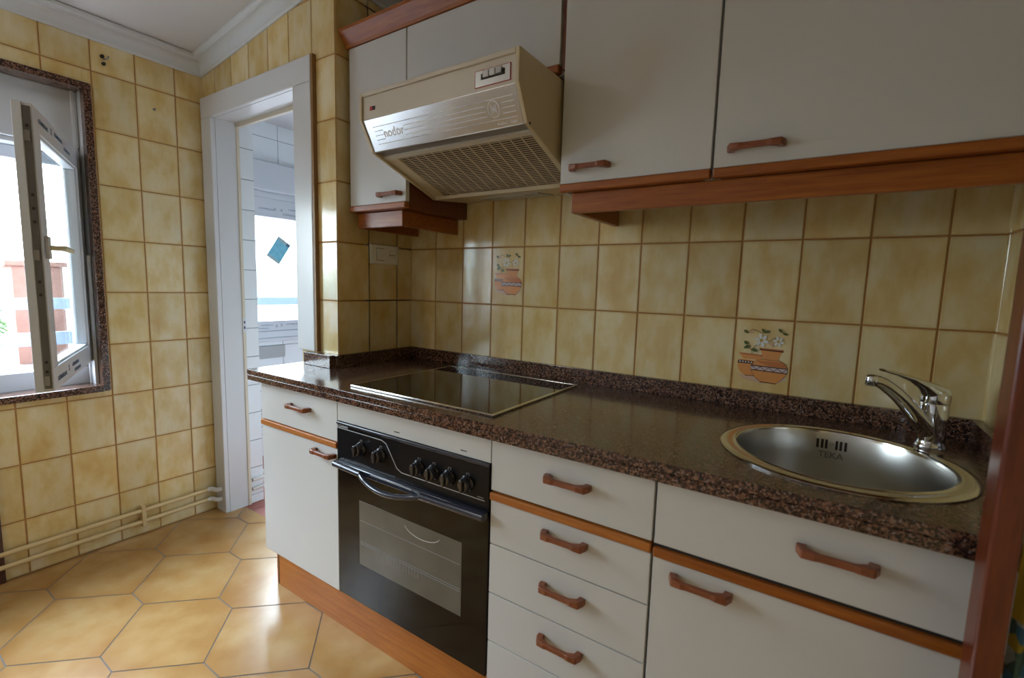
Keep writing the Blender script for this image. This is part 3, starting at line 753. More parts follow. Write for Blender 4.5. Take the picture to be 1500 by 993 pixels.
b = MB(); b.box(0.290, 0.898, FY - 0.002, FY + 0.0195, ZB + .004, 0.618, M['black_glass']); dr = b.build('oven_door', ov, bevel=0.002)
m, nt, bs = new_mat('oven_window')
v = coords(nt); wv = N(nt, 'ShaderNodeTexWave'); wv.bands_direction = 'Z'; wv.inputs['Scale'].default_value = 90; L(nt, v, wv.inputs['Vector'])
n1 = noise(nt, v, 9, 3)
c_ = mixc(nt, n1, (0.085, 0.078, 0.063), (0.17, 0.155, 0.125)); L(nt, mixc(nt, math_n(nt, 'MULTIPLY', wv.outputs['Fac'], 0.2), c_, (0.08, 0.07, 0.06)), bs.inputs['Base Color'])
bs.inputs['Roughness'].default_value = 0.12; bs.inputs['Coat Weight'].default_value = 0.0; bs.inputs['Specular IOR Level'].default_value = 0.3; bs.inputs['Coat Roughness'].default_value = 0.03
M['oven_win'] = m
b = MB(); b.box(0.395, 0.812, FY - 0.0028, FY - .001, 0.305, 0.517, M['oven_win']); wn = b.build('oven_window', dr)
b = MB()
for z in (0.375, 0.382, 0.452): b.box(0.40, 0.808, FY - 0.0032, FY - 0.0026, z, z + 0.0022, M['print_grey'])
for k in range(16): b.box(0.47 + k * 0.012, 0.472 + k * 0.012, FY - 0.0032, FY - 0.0026, 0.352, 0.374, M['print_grey'])
arc = [(0.665 + 0.07 * math.cos(a), 0.505 - 0.03 * math.sin(a)) for a in [PI * k / 12 for k in range(1, 12)]]
for p, q in zip(arc, arc[1:]):
    b.prism([p, q, (q[0], q[1] + .0022), (p[0], p[1] + .0022)], 1, FY - 0.0033, FY - 0.0027, M['silver'])
b.build('oven_rack', wn)
b = MB()
# full-width bar and the bowed grip
b.box(0.291, 0.897, FY - 0.020, FY - 0.002, 0.609, 0.629, M['navy'])
pa = []
for k in range(15):
    s_ = k / 14; x = 0.425 + 0.255 * s_; w_ = math.sin(PI * s_)
    pa.append((x, FY - 0.022 - 0.024 * w_ ** 0.7, 0.615 - 0.017 * w_))
b.tube(pa, [(0.0085, 0.0085)] * 15, M['navy'], seg=14)
b.tube([(0.292, FY - 0.018, 0.619), (0.43, FY - 0.022, 0.617)], 0.0105, M['navy'], seg=14); b.tube([(0.675, FY - 0.022, 0.616), (0.896, FY - 0.018, 0.618)], 0.0105, M['navy'], seg=14)
b.build('oven_handle', dr, bevel=0.003)
b = MB(); b.box(0.338, 0.400, FY - 0.0035, FY - 0.002, 0.5985, 0.600, M['silver']); b.box(0.470, 0.640, FY - 0.0212, FY - 0.0198, 0.6235, 0.625, M['silver']); b.build('handle_print', dr)
# 3 drawers
t = thing('drawer_unit', 'white four-drawer unit with wooden bow handles, right of the oven', 'cabinet', (1.1, -0.5, ZB))
carcass(t, 0.900, 1.310, yb0, -0.03, ZB, ZT)
front('drawer', t, 0.900, 1.311, 0.687, ZT - .002, hx=1.115, hz=0.765)
strip(t, 0.900, 1.311, 0.664, 0.684)
for (a_, c_) in ((0.546, 0.663), (0.412, 0.546), (0.278, 0.412), (ZB, 0.278)):
    front('drawer', t, 0.900, 1.311, a_, c_, hx=1.113, hz=(a_ + c_) / 2 + (0.024 if c_ > .6 else 0.018))
# 4 sink cabinet
t = thing('sink_cabinet', 'white sink cabinet under the round steel basin', 'cabinet', (1.6, -0.5, ZB))
carcass(t, 1.312, XR - .004, yb0, -0.03, ZB, ZT)
front('drawer_front', t, 1.313, XR - .003, 0.686, ZT - .002, hx=1.617, hz=0.765)
strip(t, 1.313, XR - .003, 0.660, 0.680, mat=M['wood'])
front('door', t, 1.313, XR - .003, ZB, 0.659, hx=1.409, hz=0.631)
b = MB(); b.box(1.314, XR - .004, FY + 0.004, FY + .0185, 0.6805, 0.6855, M['dark']); b.build('shadow_gap', t)
# plinth
b = MB(); b.box(-0.142, XR - .003, -0.567, -0.552, 0, ZB - .001, M['wood_light']); b.box(-0.150, -0.142, -0.5664, -0.556, 0, ZB - 0.001, M['dark']); b.box(-0.163, -0.150, -0.564, YD - .008, 0, ZB - .001, M['wood_light'])
tag(b.build('plinth', off=(.8, -.56, 0), bevel=0.001), 'orange-brown wooden plinth along the foot of the base cabinets', 'plinth')

# ------------------------------------------------------------ hob
t = thing('ceramic_hob', 'black glass ceramic hob with a thin metal rim set on the worktop', 'hob', (0.6, -0.33, CT))
hx0, hx1, hy0, hy1 = 0.318, 0.884, -0.578, -0.088
b = MB(); b.box(hx0 + .006, hx1 - .006, hy0 + .006, hy1 - .006, CT + .0008, CT + 0.0062, M['hob_glass']); b.build('glass_plate', t)
b = MB(); 
for q in ((hx0, hx1, hy0, hy0 + .006), (hx0, hx1, hy1 - .006, hy1), (hx0, hx0 + .006, hy0 + .006, hy1 - .006), (hx1 - .009, hx1, hy0 + .006, hy1 - .006)):
    b.box(*q, CT + .0008, CT + 0.007, M['steel_rim'])
b.build('rim', t, bevel=0.0015)

# ------------------------------------------------------------ sink and tap
t = thing('round_sink', 'round stainless steel basin set in the granite worktop', 'sink', (SX, SY, CT))
b = MB(); z = CT
b.lathe([(0.2215, 0.0008), (0.2215, 0.003), (0.217, 0.0055), (0.205, 0.006), (0.199, 0.0045), (0.193, 0.0045), (0.190, 0.0065), (0.187, 0.0045), (0.186, 0.000)], (SX, SY, z), M['steel_rim'], seg=96)
b.f = [f for f in b.f]; 
# drop the two caps produced by lathe
b.f.pop(); b.mi.pop(); b.sm.pop(); b.f.pop(); b.mi.pop(); b.sm.pop()
b.build('rim', t)
b = MB(); prof = [(0.1865, 0.001), (0.1835, -0.010), (0.180, -0.06), (0.176, -0.12), (0.170, -0.140), (0.155, -0.155), (0.12, -0.162), (0.045, -0.166)]
b.lathe(prof, (SX, SY, z), M['steel'], seg=96); b.f.pop(); b.mi.pop(); b.sm.pop(); b.f.pop(); b.mi.pop(); b.sm.pop()
bowl = b.build('bowl', t)
b = MB(); b.lathe([(0.046, -0.165), (0.042, -0.1625), (0.03, -0.168), (0.012, -0.168), (0.010, -0.164), (0, -0.163)], (SX, SY, z), M['chrome'], seg=32); b.build('drain', t)
# overflow slots on the back-left wall of the bowl
a0 = math.radians(91)
b = MB()
def on_bowl(a, h, inset=0.0008):
    r_ = 0.1835 + (h + 0.010) / 0.05 * 0.0035 - inset; return Vector((SX + r_ * math.cos(a), SY + r_ * math.sin(a), z + h))
for k in (-3.0, -2.0, -1.1, 1.1, 2.0, 3.0):
    a = a0 - k * 0.052
    Mk = Matrix.Translation(on_bowl(a, -0.026)) @ Matrix.Rotation(a, 4, 'Z')
    b.box(-0.001, 0.001, -0.0026, 0.0026, -0.011, 0.011, M['dark'], Mk)
Mk = Matrix.Translation(on_bowl(a0, -0.026)) @ Matrix.Rotation(a0, 4, 'Z')
b.lathe([(0.0, -0.004), (0.004, -0.0035), (0.0055, 0.0), (0.0055, 0.001)], (0, 0, 0), M['chrome'], seg=16, axis=0, M4=None)
nb = 4 * 16
b.v[-nb:] = [tuple(Mk @ Vector(p)) for p in b.v[-nb:]]
b.build('overflow_slots', bowl)
Mt = basis(on_bowl(a0, -0.052, 0.0030), (math.sin(a0), -math.cos(a0), 0), (0, 0, 1))
text('engraving', 'TEKA', 0.021, M['print_grey'], Mt, bowl, bold=True)
# tap
tx, ty = 1.790, -0.137
t = thing('mixer_tap', 'chrome single-lever mixer tap standing behind the round basin', 'tap', (tx, ty, CT))
b = MB(); b.lathe([(0.029, 0.0005), (0.029, 0.004), (0.026, 0.007), (0.0255, 0.016), (0.026, 0.02), (0.0265, 0.06), (0.0275, 0.095), (0.027, 0.100), (0.0262, 0.1015)], (tx, ty, CT), M['chrome'], seg=40)
b.lathe([(0.0275, 0.1022), (0.0285, 0.105), (0.0280, 0.120), (0.024, 0.131), (0.014, 0.137), (0, 0.1385)], (tx, ty, CT), M['chrome'], seg=40)
b.build('body', t, angle=60)
tip = Vector((1.664, -0.252, 1.024)); root = Vector((tx - 0.006, ty - 0.006, CT + 0.032))
b = MB(); pth = []; rr = []
for k in range(13):
    s_ = k / 12; p = root.lerp(tip, s_); p.z += 0.016 * math.sin(PI * s_) - 0.002 + (0.004 * s_)
    if s_ > 0.88: p.z -= (s_ - 0.88) * 0.05
    pth.append(tuple(p)); rr.append((0.0185 - 0.0065 * s_, 0.020 - 0.0065 * s_))
b.tube(pth, rr, M['chrome'], seg=20)
b.lathe([(0, -0.013), (0.0095, -0.013), (0.0115, -0.011), (0.0125, 0.004), (0.0115, 0.009), (0.006, 0.012), (0, 0.0125)], (tip.x, tip.y, tip.z - 0.004), M['chrome'], seg=28)
b.build('spout', t, angle=60)
lt = Vector((1.682, -0.232, 1.041))
l0 = Vector((tx + .002, ty - .001, CT + 0.118))
pts = [l0 + Vector((0.006, 0.004, 0.001)), l0 + Vector((-0.012, -0.009, 0.010)), l0.lerp(lt, 0.28) + Vector((0, 0, 0.009)), l0.lerp(lt, 0.5) + Vector((0, 0, 0.010)), l0.lerp(lt, 0.75) + Vector((0, 0, 0.006)), lt]
b = MB(); b.tube([tuple(p) for p in pts], [(0.020, 0.024), (0.020, 0.021), (0.0105, 0.0155), (0.0062, 0.0135), (0.0042, 0.0115), (0.003, 0.009)], M['chrome'], seg=20)
b.build('lever', t, angle=70)

# ------------------------------------------------------------ wall cabinets
UY = -0.340; UB = 1.463; UT = 2.052; UD = 0.018
def ucab(label, x0, x1, zb_, dx0, dx1, hx, hz, loc, side=None, hl=0.118, stripped=True):
    t = thing('wall_cabinet', label, 'cabinet', loc)
    b = MB(); s = side or M['lam']
    b.box(x0, x0 + 0.016, UY + 0.0195, -0.004, zb_, UT, s); b.box(x1 - 0.016, x1, UY + 0.0195, -0.004, zb_, UT, s)
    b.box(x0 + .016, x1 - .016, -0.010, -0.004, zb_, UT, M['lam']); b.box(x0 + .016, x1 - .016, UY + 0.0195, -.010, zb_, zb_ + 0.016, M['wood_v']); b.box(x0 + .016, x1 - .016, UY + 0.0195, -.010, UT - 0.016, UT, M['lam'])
    b.build('body', t)
    b = MB(); b.box(dx0 + .0014, dx1 - .0014, UY, UY + UD, zb_ + 0.0225, UT - .001, M['lam']); d = b.build('door', t, bevel=0.0012)
    if hx: bow_handle(d, hx, hz, UY + .0005, hl)
    if stripped:
        b = MB(); b.box(dx0 + .001, dx1 - .001, UY - 0.006, UY + 0.018, zb_, zb_ + 0.0215, M['wood']); b.build('trim_strip', d, bevel=0.0035)
    return t
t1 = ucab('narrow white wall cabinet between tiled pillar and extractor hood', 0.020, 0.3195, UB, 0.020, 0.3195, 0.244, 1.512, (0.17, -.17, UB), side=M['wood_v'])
t2 = ucab('short white wall cabinet above the extractor hood', 0.3215, 0.913, 1.783, 0.3215, 0.908, None, 0, (0.6, -.17, 1.79))
t3 = ucab('white wall cabinet right of the extractor hood', 0.922, 1.3180, UB, 0.922, 1.3175, 1.012, 1.522, (1.1, -.17, UB))
t4 = ucab('widest white wall cabinet, over the sink', 1.3205, XR - .004, UB, 1.321, XR - .004, 1.409, 1.522, (1.6, -.17, UB))
b = MB(); b.box(0.9135, 0.9215, UY + 0.004, -0.1, 1.79, UT, M['wood_v']); tag(b.build('filler_strip', off=(.917, -.2, 1.79)), 'dark wooden filler strip between the hood cabinet and its right neighbour', 'filler strip')
# light pelmets
b = MB(); b.box(0.030, 0.272, -0.312, -0.294, 1.405, UB - .001, M['wood']); pm = b.build('pelmet', t1, bevel=0.002); pm['label'] = 'cherry wood pelmet'
for xa in (0.254, 0.030):
    b = MB(); b.box(xa, xa + 0.018, -0.2935, -0.004, 1.405, UB - .001, M['wood']); b.build('side_board', pm, bevel=0.002)
t = thing('pelmet', 'long cherry wood pelmet under the two right wall cabinets', 'pelmet', (1.4, -.15, 1.405))
b = MB(); b.box(0.951, XR - .004, -0.322, -0.304, 1.408, UB - .001, M['wood']); b.build('front_board', t, bevel=0.002)
b = MB(); b.box(0.951, 0.969, -0.304, -0.004, 1.408, UB - .001, M['wood']); b.build('side_board', t, bevel=0.002)
# crown moulding
b = MB(); prof = [(UY + 0.019, UT + .001), (UY - 0.004, UT + .001), (UY - 0.008, UT + 0.010), (UY - 0.022, UT + 0.032), (UY - 0.034, UT + 0.048), (UY - 0.034, UT + 0.060), (UY + 0.019, UT + 0.060)]
b.prism(prof, 0, 0.006, XR - .004, M['wood'])
tag(b.build('crown_moulding', off=(.9, UY, UT), bevel=0.001), 'cherry wood crown moulding along the top of the wall cabinets', 'moulding')

# ------------------------------------------------------------ extractor hood
t = thing('extractor_hood', 'cream extractor hood with a steel visor over the hob', 'extractor hood', (0.62, -.25, 1.51))
X0, X1 = 0.331, 0.912
side = [(-0.546, 1.768), (-0.546, 1.688), (-0.500, 1.606), (-0.455, 1.590), (-0.215, 1.506), (-0.010, 1.527), (-0.010, 1.768)]
b = MB()
b.prism(side, 0, X1 - 0.012, X1, M['cream_side']); b.prism(side, 0, X0, X0 + 0.012, M['cream_side'])
b.box(X0 + .012, X1 - .012, -0.546, -0.010, 1.756, 1.768, M['cream']); b.box(X0 + .012, X1 - .012, -0.022, -0.010, 1.527, 1.756, M['cream'])
b.build('housing', t, bevel=0.002)
b = MB(); b.box(X0 + .0125, X1 - .0125, -0.5400, -0.526, 1.6885, 1.7555, M['cream']); b.build('fascia', t, bevel=0.001)
# visor on the sloped front
p_t = Vector((0, -0.5425, 1.687)); p_b = Vector((0, -0.4985, 1.6065)); nv = (p_b - p_t).normalized(); nn = Vector((0, nv.z, -nv.y)); 
if nn.y > 0: nn = -nn
def VP(x, s_, d): return Vector((x, 0, 0)) + p_t.lerp(p_b, s_) + nn * d
b = MB(); i = b.pts([VP(X0 + .017, 0.0, 0), VP(X1 - .0135, 0, 0), VP(X1 - .0135, 1, 0), VP(X0 + .017, 1, 0), VP(X0 + .017, 0.0, -.01), VP(X1 - .0135, 0, -.01), VP(X1 - .0135, 1, -.01), VP(X0 + .017, 1, -.01)])
for q in ((0, 1, 2, 3), (7, 6, 5, 4), (0, 4, 5, 1), (1, 5, 6, 2), (2, 6, 7, 3), (3, 7, 4, 0)): b.face([i + k for k in q], M['visor'])
vis = b.build('visor', t, bevel=0.001)
b = MB()
for k in range(5):
    s_ = 0.24 + k * 0.135
    for (xa, xb) in ((X0 + 0.045, 0.415 if k in (1, 2, 3) else 0.60), (0.50, 0.795 if k in (1, 2, 3) else 0.80), (0.845 if k in (1, 2, 3) else 0.70, 0.885)):
        i = b.pts([VP(xa, s_, .0003), VP(xb, s_, .0003), VP(xb, s_ + 0.022, .0003), VP(xa, s_ + 0.022, .0003)]); b.face([i, i + 1, i + 2, i + 3], M['visor_line'])
# round emblem with a zigzag
cxm, csm = 0.820, 0.50
for (ra, rb) in ((0.018, 0.0162),):
    for k in range(32):
        a, c2 = 2 * PI * k / 32, 2 * PI * (k + 1) / 32; H = (p_b - p_t).length
        i = b.pts([VP(cxm + ra * math.cos(a), csm + ra * math.sin(a) * 1.15 / H, .0004), VP(cxm + ra * math.cos(c2), csm + ra * math.sin(c2) * 1.15 / H, .0004), VP(cxm + rb * math.cos(c2), csm + rb * math.sin(c2) * 1.15 / H, .0004), VP(cxm + rb * math.cos(a), csm + rb * math.sin(a) * 1.15 / H, .0004)])
        b.face([i, i + 1, i + 2, i + 3], M['visor_line'])
for (xa, sa, xb, sb) in ((0.813, 0.62, 0.813, 0.40), (0.813, 0.40, 0.820, 0.60), (0.820, 0.60, 0.820, 0.42), (0.820, 0.42, 0.827, 0.62), (0.827, 0.62, 0.827, 0.40)):
    i = b.pts([VP(xa, sa, .0005), VP(xa + .0016, sa, .0005), VP(xb + .0016, sb, .0005), VP(xb, sb, .0005)]); b.face([i, i + 1, i + 2, i + 3], M['visor_line'])
b.build('visor_print', vis)
text('visor_lettering', 'nodor', 0.034, M['visor_line'], basis(VP(0.455, 0.50, .0004), (1, 0, 0), -nv), vis, bold=True)
text('visor_lettering', 'nodor  lujo', 0.010, M['visor_line'], basis(VP(0.852, 0.90, .0004), (1, 0, 0), -nv), vis, spacing=1.3)
# flap underside and lip
b = MB(); b.prism([(-0.4985, 1.6045), (-0.456, 1.6045), (-0.456, 1.612), (-0.4985, 1.612)], 0, X0 + 0.0125, X1 - 0.0125, M['metal_grey']); b.build('flap_underside', t)
# lower tray frame following the sloping underside
u0 = Vector((0, -0.456, 1.5985)); u1 = Vector((0, -0.222, 1.5165)); ud = (u1 - u0).normalized(); un = Vector((0, ud.z, -ud.y)); 
if un.z > 0: un = -un
LEN = (u1 - u0).length
def UP(x, s_, d): return Vector((x, 0, 0)) + u0 + ud * s_ + un * d
def ubox(b, xa, xb, sa, sb, da, db, mat):
    i = b.pts([UP(xa, sa, da), UP(xb, sa, da), UP(xb, sb, da), UP(xa, sb, da), UP(xa, sa, db), UP(xb, sa, db), UP(xb, sb, db), UP(xa, sb, db)])
    for q in ((0, 1, 2, 3), (7, 6, 5, 4), (0, 4, 5, 1), (1, 5, 6, 2), (2, 6, 7, 3), (3, 7, 4, 0)): b.face([i + k for k in q], mat)
b = MB(); ubox(b, X0 + .0125, X1 - .0125, -0.004, 0.010, -0.010, 0.003, M['cream']); ubox(b, X0 + .0125, X0 + .060, 0.010, LEN, -0.008, 0.001, M['cream_side']); ubox(b, X1 - .022, X1 - .0125, 0.010, LEN, -0.008, 0.001, M['cream_side'])
b.build('tray_frame', t)
b = MB(); gx0, gx1 = X0 + 0.060, X1 - 0.022
ubox(b, gx0, gx1, 0.010, LEN, -0.010, -0.005, M['grease'])
nc_ = 14; nr_ = 27
for k in range(nc_ + 1):
    x = gx0 + (gx1 - gx0) * k / nc_; ubox(b, x - .0016, x + .0016, 0.010, LEN, -0.0016, 0.0, M['lattice'])
for k in range(nr_ + 1):
    s_ = 0.010 + (LEN - 0.010) * k / nr_; ubox(b, gx0, gx1, s_ - .0011, s_ + .0011, -0.0016, -0.0003, M['lattice'])
b.build('filter_grille', t)
b = MB()
rear = [(-0.222, 1.5160), (-0.022, 1.534), (-0.022, 1.526), (-0.215, 1.506)]
b.prism(rear, 0, X0 + .0125, X1 - .0125, M['cream_side']); rp = b.build('rear_panel', t, bevel=0.001)
b = MB(); b.prism([(-0.150, 1.5127), (-0.045, 1.5236), (-0.045, 1.5196), (-0.150, 1.5087)], 0, 0.50, 0.74, M['lamp_cover']); b.build('lamp_cover', t, bevel=0.001)
# control plate
b = MB(); b.box(0.775, 0.885, -0.5415, -0.540, 1.697, 1.738, M['red_lamp']); b.box(0.777, 0.883, -0.5422, -0.5415, 1.6985, 1.7365, M['steel_rim'])
b.box(0.795, 0.868, -0.5428, -0.5420, 1.714, 1.728, M['dark']); pc = b.build('control_plate', t)
b = MB()
for k, mm in enumerate((M['silver'], M['silver'], M['metal_grey'])): b.box(0.803 + k * 0.020, 0.820 + k * 0.020, -0.547, -0.5424, 1.718, 1.733, mm)
b.build('slide_switch', pc, bevel=0.0008)
b = MB(); b.box(0.376, 0.388, -0.5425, -0.540, 1.713, 1.724, M['red_lamp']); b.box(0.388, 0.397, -0.5415, -0.540, 1.713, 1.724, M['dark']); b.build('indicator_light', t)
b = MB(); b.lathe([(0, 0), (.003, 0), (.003, .002), (0, .002)], (X1, -0.492, 1.606), M['dark'], seg=10, axis=0); b.build('screw', t)

# ------------------------------------------------------------ wall socket on the pillar
t = thing('wall_socket', 'ivory double plate with rocker switch and socket on the tiled pillar side', 'socket', (0.002, -.16, 1.28))
b = MB(); b.box(0.0018, 0.0105, -0.236, -0.084, 1.276, 1.356, M['switch']); b.build('plate', t, bevel=0.003)
b = MB(); b.box(0.0105, 0.0135, -0.205, -0.168, 1.293, 1.339, M['switch']); b.box(0.0104, 0.0108, -0.207, -0.166, 1.2905, 1.3415, M['print_grey']); b.build('rocker', t, bevel=0.001)
b = MB(); b.lathe([(0.020, 0.0), (0.020, 0.0015), (0.0185, 0.002), (0.0185, 0.0008), (0, 0.0008)], (0.0105, -0.122, 1.316), M['switch'], seg=32, axis=0)
b.box(0.0105, 0.0122, -0.136, -0.132, 1.313, 1.319, M['dark']); b.box(0.0105, 0.0122, -0.112, -0.108, 1.313, 1.319, M['dark']); b.box(0.0105, 0.0122, -0.125, -0.119, 1.314, 1.318, M['dark'])
b.build('socket_outlet', t)

# ------------------------------------------------------------ painted pot motifs
def motif(x0, ztop, label):
    """shapes from a photo crop, u in [0,1] across tile, v in [0,1] down"""
    t = bpy.data.objects['wall_back']
    Y0 = -0.0021
    def pt(u, v): return (x0 + u * 0.15, ztop - v * 0.225)
    def quad_map(px, py):
        # crop pixel -> tile u,v (crop of the lower motif, perspective undone)
        xl = 176 - (py) * 0.089; xr = 951 - (py) * 0.105
        u = (px - xl) / (xr - xl)
        top = -12 + (px - 176) * 0.0385; bot = 905 + 110 + (px - 95) * 0.125
        return u, (py - top) / (bot - top) 
    lay = [0]
    def poly(pts, mat, nm=None, bb=None):
        lay[0] += 1; y = Y0 - lay[0] * 0.000035
        P = [pt(*quad_map(*p)) for p in pts]
        i = bb.pts([(x, y, z_) for x, z_ in P]); bb.face([i + k for k in range(len(P))], mat)
    def line(p, q, w, mat, bb):
        d = Vector((q[0] - p[0], q[1] - p[1])); n_ = Vector((-d.y, d.x)).normalized() * w / 2
        poly([(p[0] - n_.x, p[1] - n_.y), (q[0] - n_.x, q[1] - n_.y), (q[0] + n_.x, q[1] + n_.y), (p[0] + n_.x, p[1] + n_.y)], mat, bb=bb)
    def ell(cx, cy, a, b_, rot, mat, bb, pointy=False):
        P = []
        for k in range(18):
            th = 2 * PI * k / 18; x = a * math.cos(th); y = b_ * math.sin(th) * ((1 - abs(math.cos(th)) ** 2 * .6) if pointy else 1)
            P.append((cx + x * math.cos(rot) - y * math.sin(rot), cy + x * math.sin(rot) + y * math.cos(rot)))
        poly(P, mat, bb=bb)
    b = MB()
    poly([(180, 745), (400, 760), (560, 890), (420, 860), (260, 810)], M['blush'], bb=b)
    poly([(690, 880), (830, 820), (800, 800), (700, 840)], M['lilac'], bb=b)
    small = [(240, 540), (400, 560), (500, 600), (440, 775), (280, 765), (215, 715), (185, 640), (190, 590), (205, 560)]
    poly(small, M['terracotta'], bb=b)
    poly([(222, 466), (520, 500), (515, 560), (262, 535)], M['terracotta'], bb=b)
    poly([(215, 452), (520, 484), (520, 506), (222, 474)], M['terra_dark'], bb=b)
    poly([(200, 553), (400, 575), (392, 612), (186, 594)], M['ink'], bb=b)
    for k in range(5): ell(222 + k * 38, 574 + k * 4, 11, 9, 0, M['petal'], b)
    line((280, 765), (425, 778), 8, M['ink'], b)
    big = [(525, 545), (440, 560), (385, 610), (362, 665), (375, 720), (420, 795), (490, 855), (685, 880), (765, 825), (825, 745), (842, 680), (820, 620), (775, 580), (735, 562)]
    poly(big, M['terracotta'], bb=b)
    poly([(500, 412), (782, 445), (745, 500), (730, 562), (530, 548), (522, 490)], M['terracotta'], bb=b)
    poly([(440, 562), (775, 582), (820, 622), (838, 665), (620, 640), (500, 600)], M['terra_dark'], bb=b)
    poly([(485, 385), (795, 412), (797, 432), (482, 402)], M['terra_dark'], bb=b)
    poly([(482, 400), (797, 430), (793, 448), (490, 418)], M['ink'], bb=b)
    poly([(365, 625), (838, 676), (834, 745), (370, 690)], M['lilac'], bb=b)
    line((365, 626), (838, 676), 14, M['ink'], b); line((370, 686), (832, 742), 13, M['ink'], b)
    zz = [(380 + k * 56, (680 if k % 2 else 634) + k * 6.5) for k in range(9)]
    for p, q in zip(zz, zz[1:]): line(p, q, 8, M['ink'], b)
    line((480, 855), (688, 882), 10, M['ink'], b)
    for o_ in (big,):
        for p, q in zip(o_, o_[1:] + o_[:1]): line(p, q, 4, M['ink'], b)
    t = b.build('painted_pots', t); t['label'] = label
    b = MB()
    for p, q in (((385, 470), (378, 420)), ((378, 420), (320, 360)), ((378, 420), (440, 350)), ((440, 350), (520, 285)), ((620, 290), (735, 225)), ((520, 285), (620, 290)), ((400, 130), (540, 190)), ((400, 130), (330, 190)), ((680, 290), (735, 310)), ((655, 380), (640, 300))): line(p, q, 7, M['stem'], b)
    ell(378, 172, 24, 17, 0, M['blush'], b)
    for (cx, cy, r_) in ((515, 285, 58), (735, 300, 46)):
        for k in range(6): 
            a = k * PI / 3 + .3; ell(cx + r_ * math.cos(a), cy + r_ * math.sin(a), r_ * .62, r_ * .36, a, M['petal'], b)
        ell(cx, cy, 13, 13, 0, M['yell'], b)
    ell(645, 340, 20, 30, 0, M['blush'], b)
    for (cx, cy, a, b_, ro) in ((312, 165, 36, 22, .5), (545, 155, 40, 20, .9), (595, 165, 42, 18, -.25), (765, 150, 38, 20, .8), (825, 195, 40, 17, .3), (310, 318, 36, 24, .6), (322, 372, 52, 24, -.4), (415, 415, 44, 24, .3)): ell(cx, cy, a, b_, ro, M['mleaf'], b, True)
    b.build('painted_flowers', t)
    return t
motif(1.3497, 1.125, 'painted clay pots with flowers on the tile low beside the sink')
motif(0.4497, 1.350, 'painted clay pots with flowers on the tile above the hob')

# ------------------------------------------------------------ foreground post and cloth
b = MB(); b.box(1.7635, 1.7925, -0.730, -0.680, 0, 2.5, M['post'])
tag(b.build('wooden_post', off=(1.778, -.705, 0), bevel=0.004, seg=3), 'tall red-brown wooden door post close up at the right edge', 'post')
t = thing('hanging_cloth', 'yellow and blue patterned cloth hanging beside the wooden post', 'cloth', (1.85, -.70, .55))
b = MB(); nx, nz = 24, 16
def cy_(k, j): return -0.700 + 0.006 * math.sin(k * 1.1 + j * 0.2) + 0.002 * j / nz
def cx_(k): return 1.803 + 0.080 * k / nx
i = b.pts([(cx_(k), cy_(k, j), 1.00 - 0.42 * j / nz) for j in range(nz + 1) for k in range(nx + 1)] + [(cx_(k), cy_(k, j) + .003, 1.00 - 0.42 * j / nz) for j in range(nz + 1) for k in range(nx + 1)])
o2 = (nx + 1) * (nz + 1)
for j in range(nz):
    for k in range(nx):
        mt = M['cloth_hem'] if k < 5 and j < 8 else M['cloth']
        a = i + j * (nx + 1) + k; b.face([a, a + 1, a + nx + 2, a + nx + 1], mt, smooth=True); b.face([o2 + a + nx + 1, o2 + a + nx + 2, o2 + a + 1, o2 + a], mt, smooth=True)
b.build('fabric', t)
b = MB(); b.tube([(1.797, -.6985, 1.005), (1.897, -.6985, 1.005)], 0.004, M['metal_grey']); b.build('towel_bar', t)

# ------------------------------------------------------------ fill lamp added out of view behind the camera to brighten the room
t = thing('added_fill_lamp', 'round flush fill lamp added out of view behind the viewer', 'lamp', (-0.45, -2.1, 2.28))
LX = -0.45; zl = zceil(LX) - 0.012
b = MB(); b.lathe([(0.17, 0.0), (0.17, -0.03), (0.155, -0.035), (0.155, 0)], (LX, -2.1, zl), M['pvc'], seg=40); b.build('base', t)
b = MB(); b.lathe([(0.155, -0.034), (0.14, -0.055), (0.09, -0.075), (0, -0.082)], (LX, -2.1, zl), M['fill_diffuser'], seg=40); b.build('fill_diffuser', t)

# ------------------------------------------------------------ light
wd = bpy.data.worlds.new('world'); S.world = wd; wd.use_nodes = True; nt = wd.node_tree
bg = nt.nodes['Background']; tc = N(nt, 'ShaderNodeTexCoord'); sp = N(nt, 'ShaderNodeSeparateXYZ'); L(nt, tc.outputs['Generated'], sp.inputs[0])
r = ramp(nt, [(0.0, (0.70, 0.76, 0.84)), (0.5, (0.86, 0.93, 1.0)), (1.0, (0.62, 0.78, 1.0))])
L(nt, math_n(nt, 'ADD', math_n(nt, 'MULTIPLY', sp.outputs[2], 0.5), 0.5), r.inputs[0]); L(nt, r.outputs[0], bg.inputs[0])
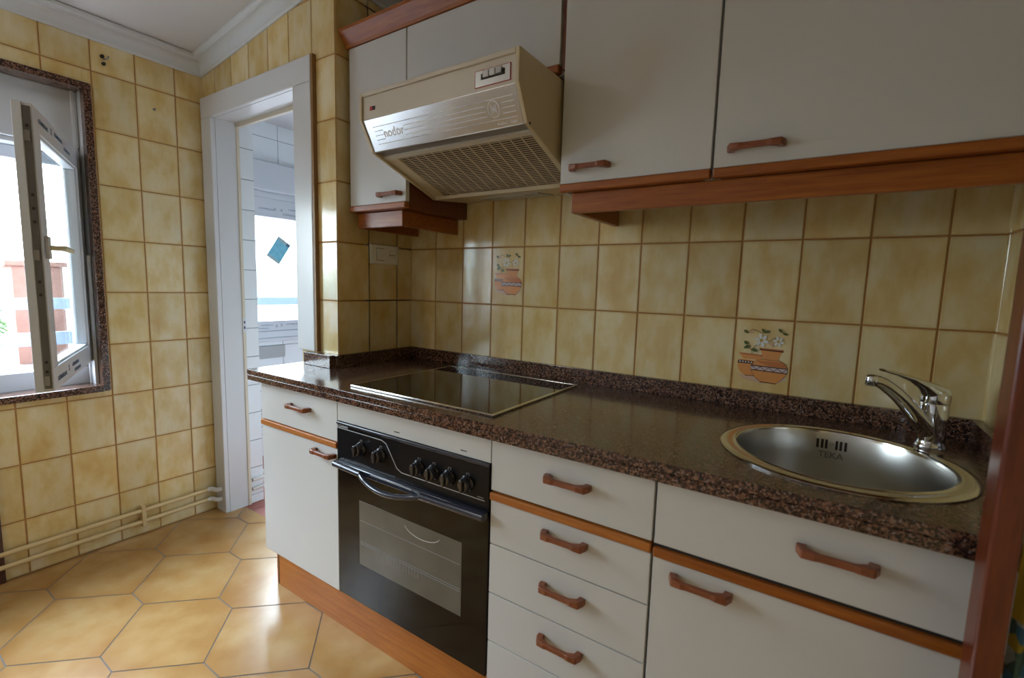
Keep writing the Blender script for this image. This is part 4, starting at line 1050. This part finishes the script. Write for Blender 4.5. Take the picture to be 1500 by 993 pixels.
# overcast sky: brightest high up on the open side, dimmer over the building
def sstep(v, a, c):
    m = N(nt, 'ShaderNodeMapRange', interpolation_type='SMOOTHSTEP'); L(nt, v, m.inputs[0]); m.inputs[1].default_value = a; m.inputs[2].default_value = c; return m.outputs[0]
west = sstep(math_n(nt, 'MULTIPLY', sp.outputs[0], -1.0), 0.02, 0.5)
high = sstep(sp.outputs[2], 0.22, 0.50)
st = math_n(nt, 'ADD', 0.5, math_n(nt, 'MULTIPLY', west, math_n(nt, 'ADD', 7.5, math_n(nt, 'MULTIPLY', high, 11.0))))
L(nt, st, bg.inputs[1])
def portal(name, loc, rot, sx, sy):
    l = bpy.data.lights.new(name, 'AREA'); l.shape = 'RECTANGLE'; l.size = sx; l.size_y = sy
    l.cycles.is_portal = True
    o = bpy.data.objects.new(name, l); COL.objects.link(o); o.location = loc; o.rotation_euler = rot
portal('daylight_portal_kitchen', (-1.245, (WIN[0] + WIN[1]) / 2, (WIN[2] + WIN[3]) / 2), (0, -PI / 2, 0), WIN[3] - WIN[2], WIN[1] - WIN[0])
portal('daylight_portal_gallery', (GX - 0.11, (GW[0] + GW[1]) / 2, (GW[2] + GW[3]) / 2), (0, -PI / 2, 0), GW[3] - GW[2], GW[1] - GW[0])

# ------------------------------------------------------------ camera
cam = bpy.data.cameras.new('camera'); co = bpy.data.objects.new('camera', cam); COL.objects.link(co); S.camera = co
cam.sensor_width = 36; cam.lens = 691.36 / 1500 * 36; cam.clip_start = 0.02; cam.clip_end = 300
yaw, pitch, roll = -0.5828, -0.1117, 0.0283
f = Vector((math.sin(yaw) * math.cos(pitch), math.cos(yaw) * math.cos(pitch), math.sin(pitch)))
r0 = Vector((math.cos(yaw), -math.sin(yaw), 0)); u0_ = r0.cross(f)
rr_ = math.cos(roll) * r0 + math.sin(roll) * u0_; uu = -math.sin(roll) * r0 + math.cos(roll) * u0_
mt_ = Matrix((rr_, uu, -f)).transposed().to_4x4(); mt_.translation = Vector((1.56578, -1.53598, 1.20112)); co.matrix_world = mt_
cam.dof.use_dof = True; cam.dof.focus_distance = 1.7; cam.dof.aperture_fstop = 3.2
vs = S.view_settings; vs.view_transform = 'Standard'; vs.look = 'None'; vs.exposure = 1.1; vs.gamma = 1.0; vs.use_curve_mapping = False
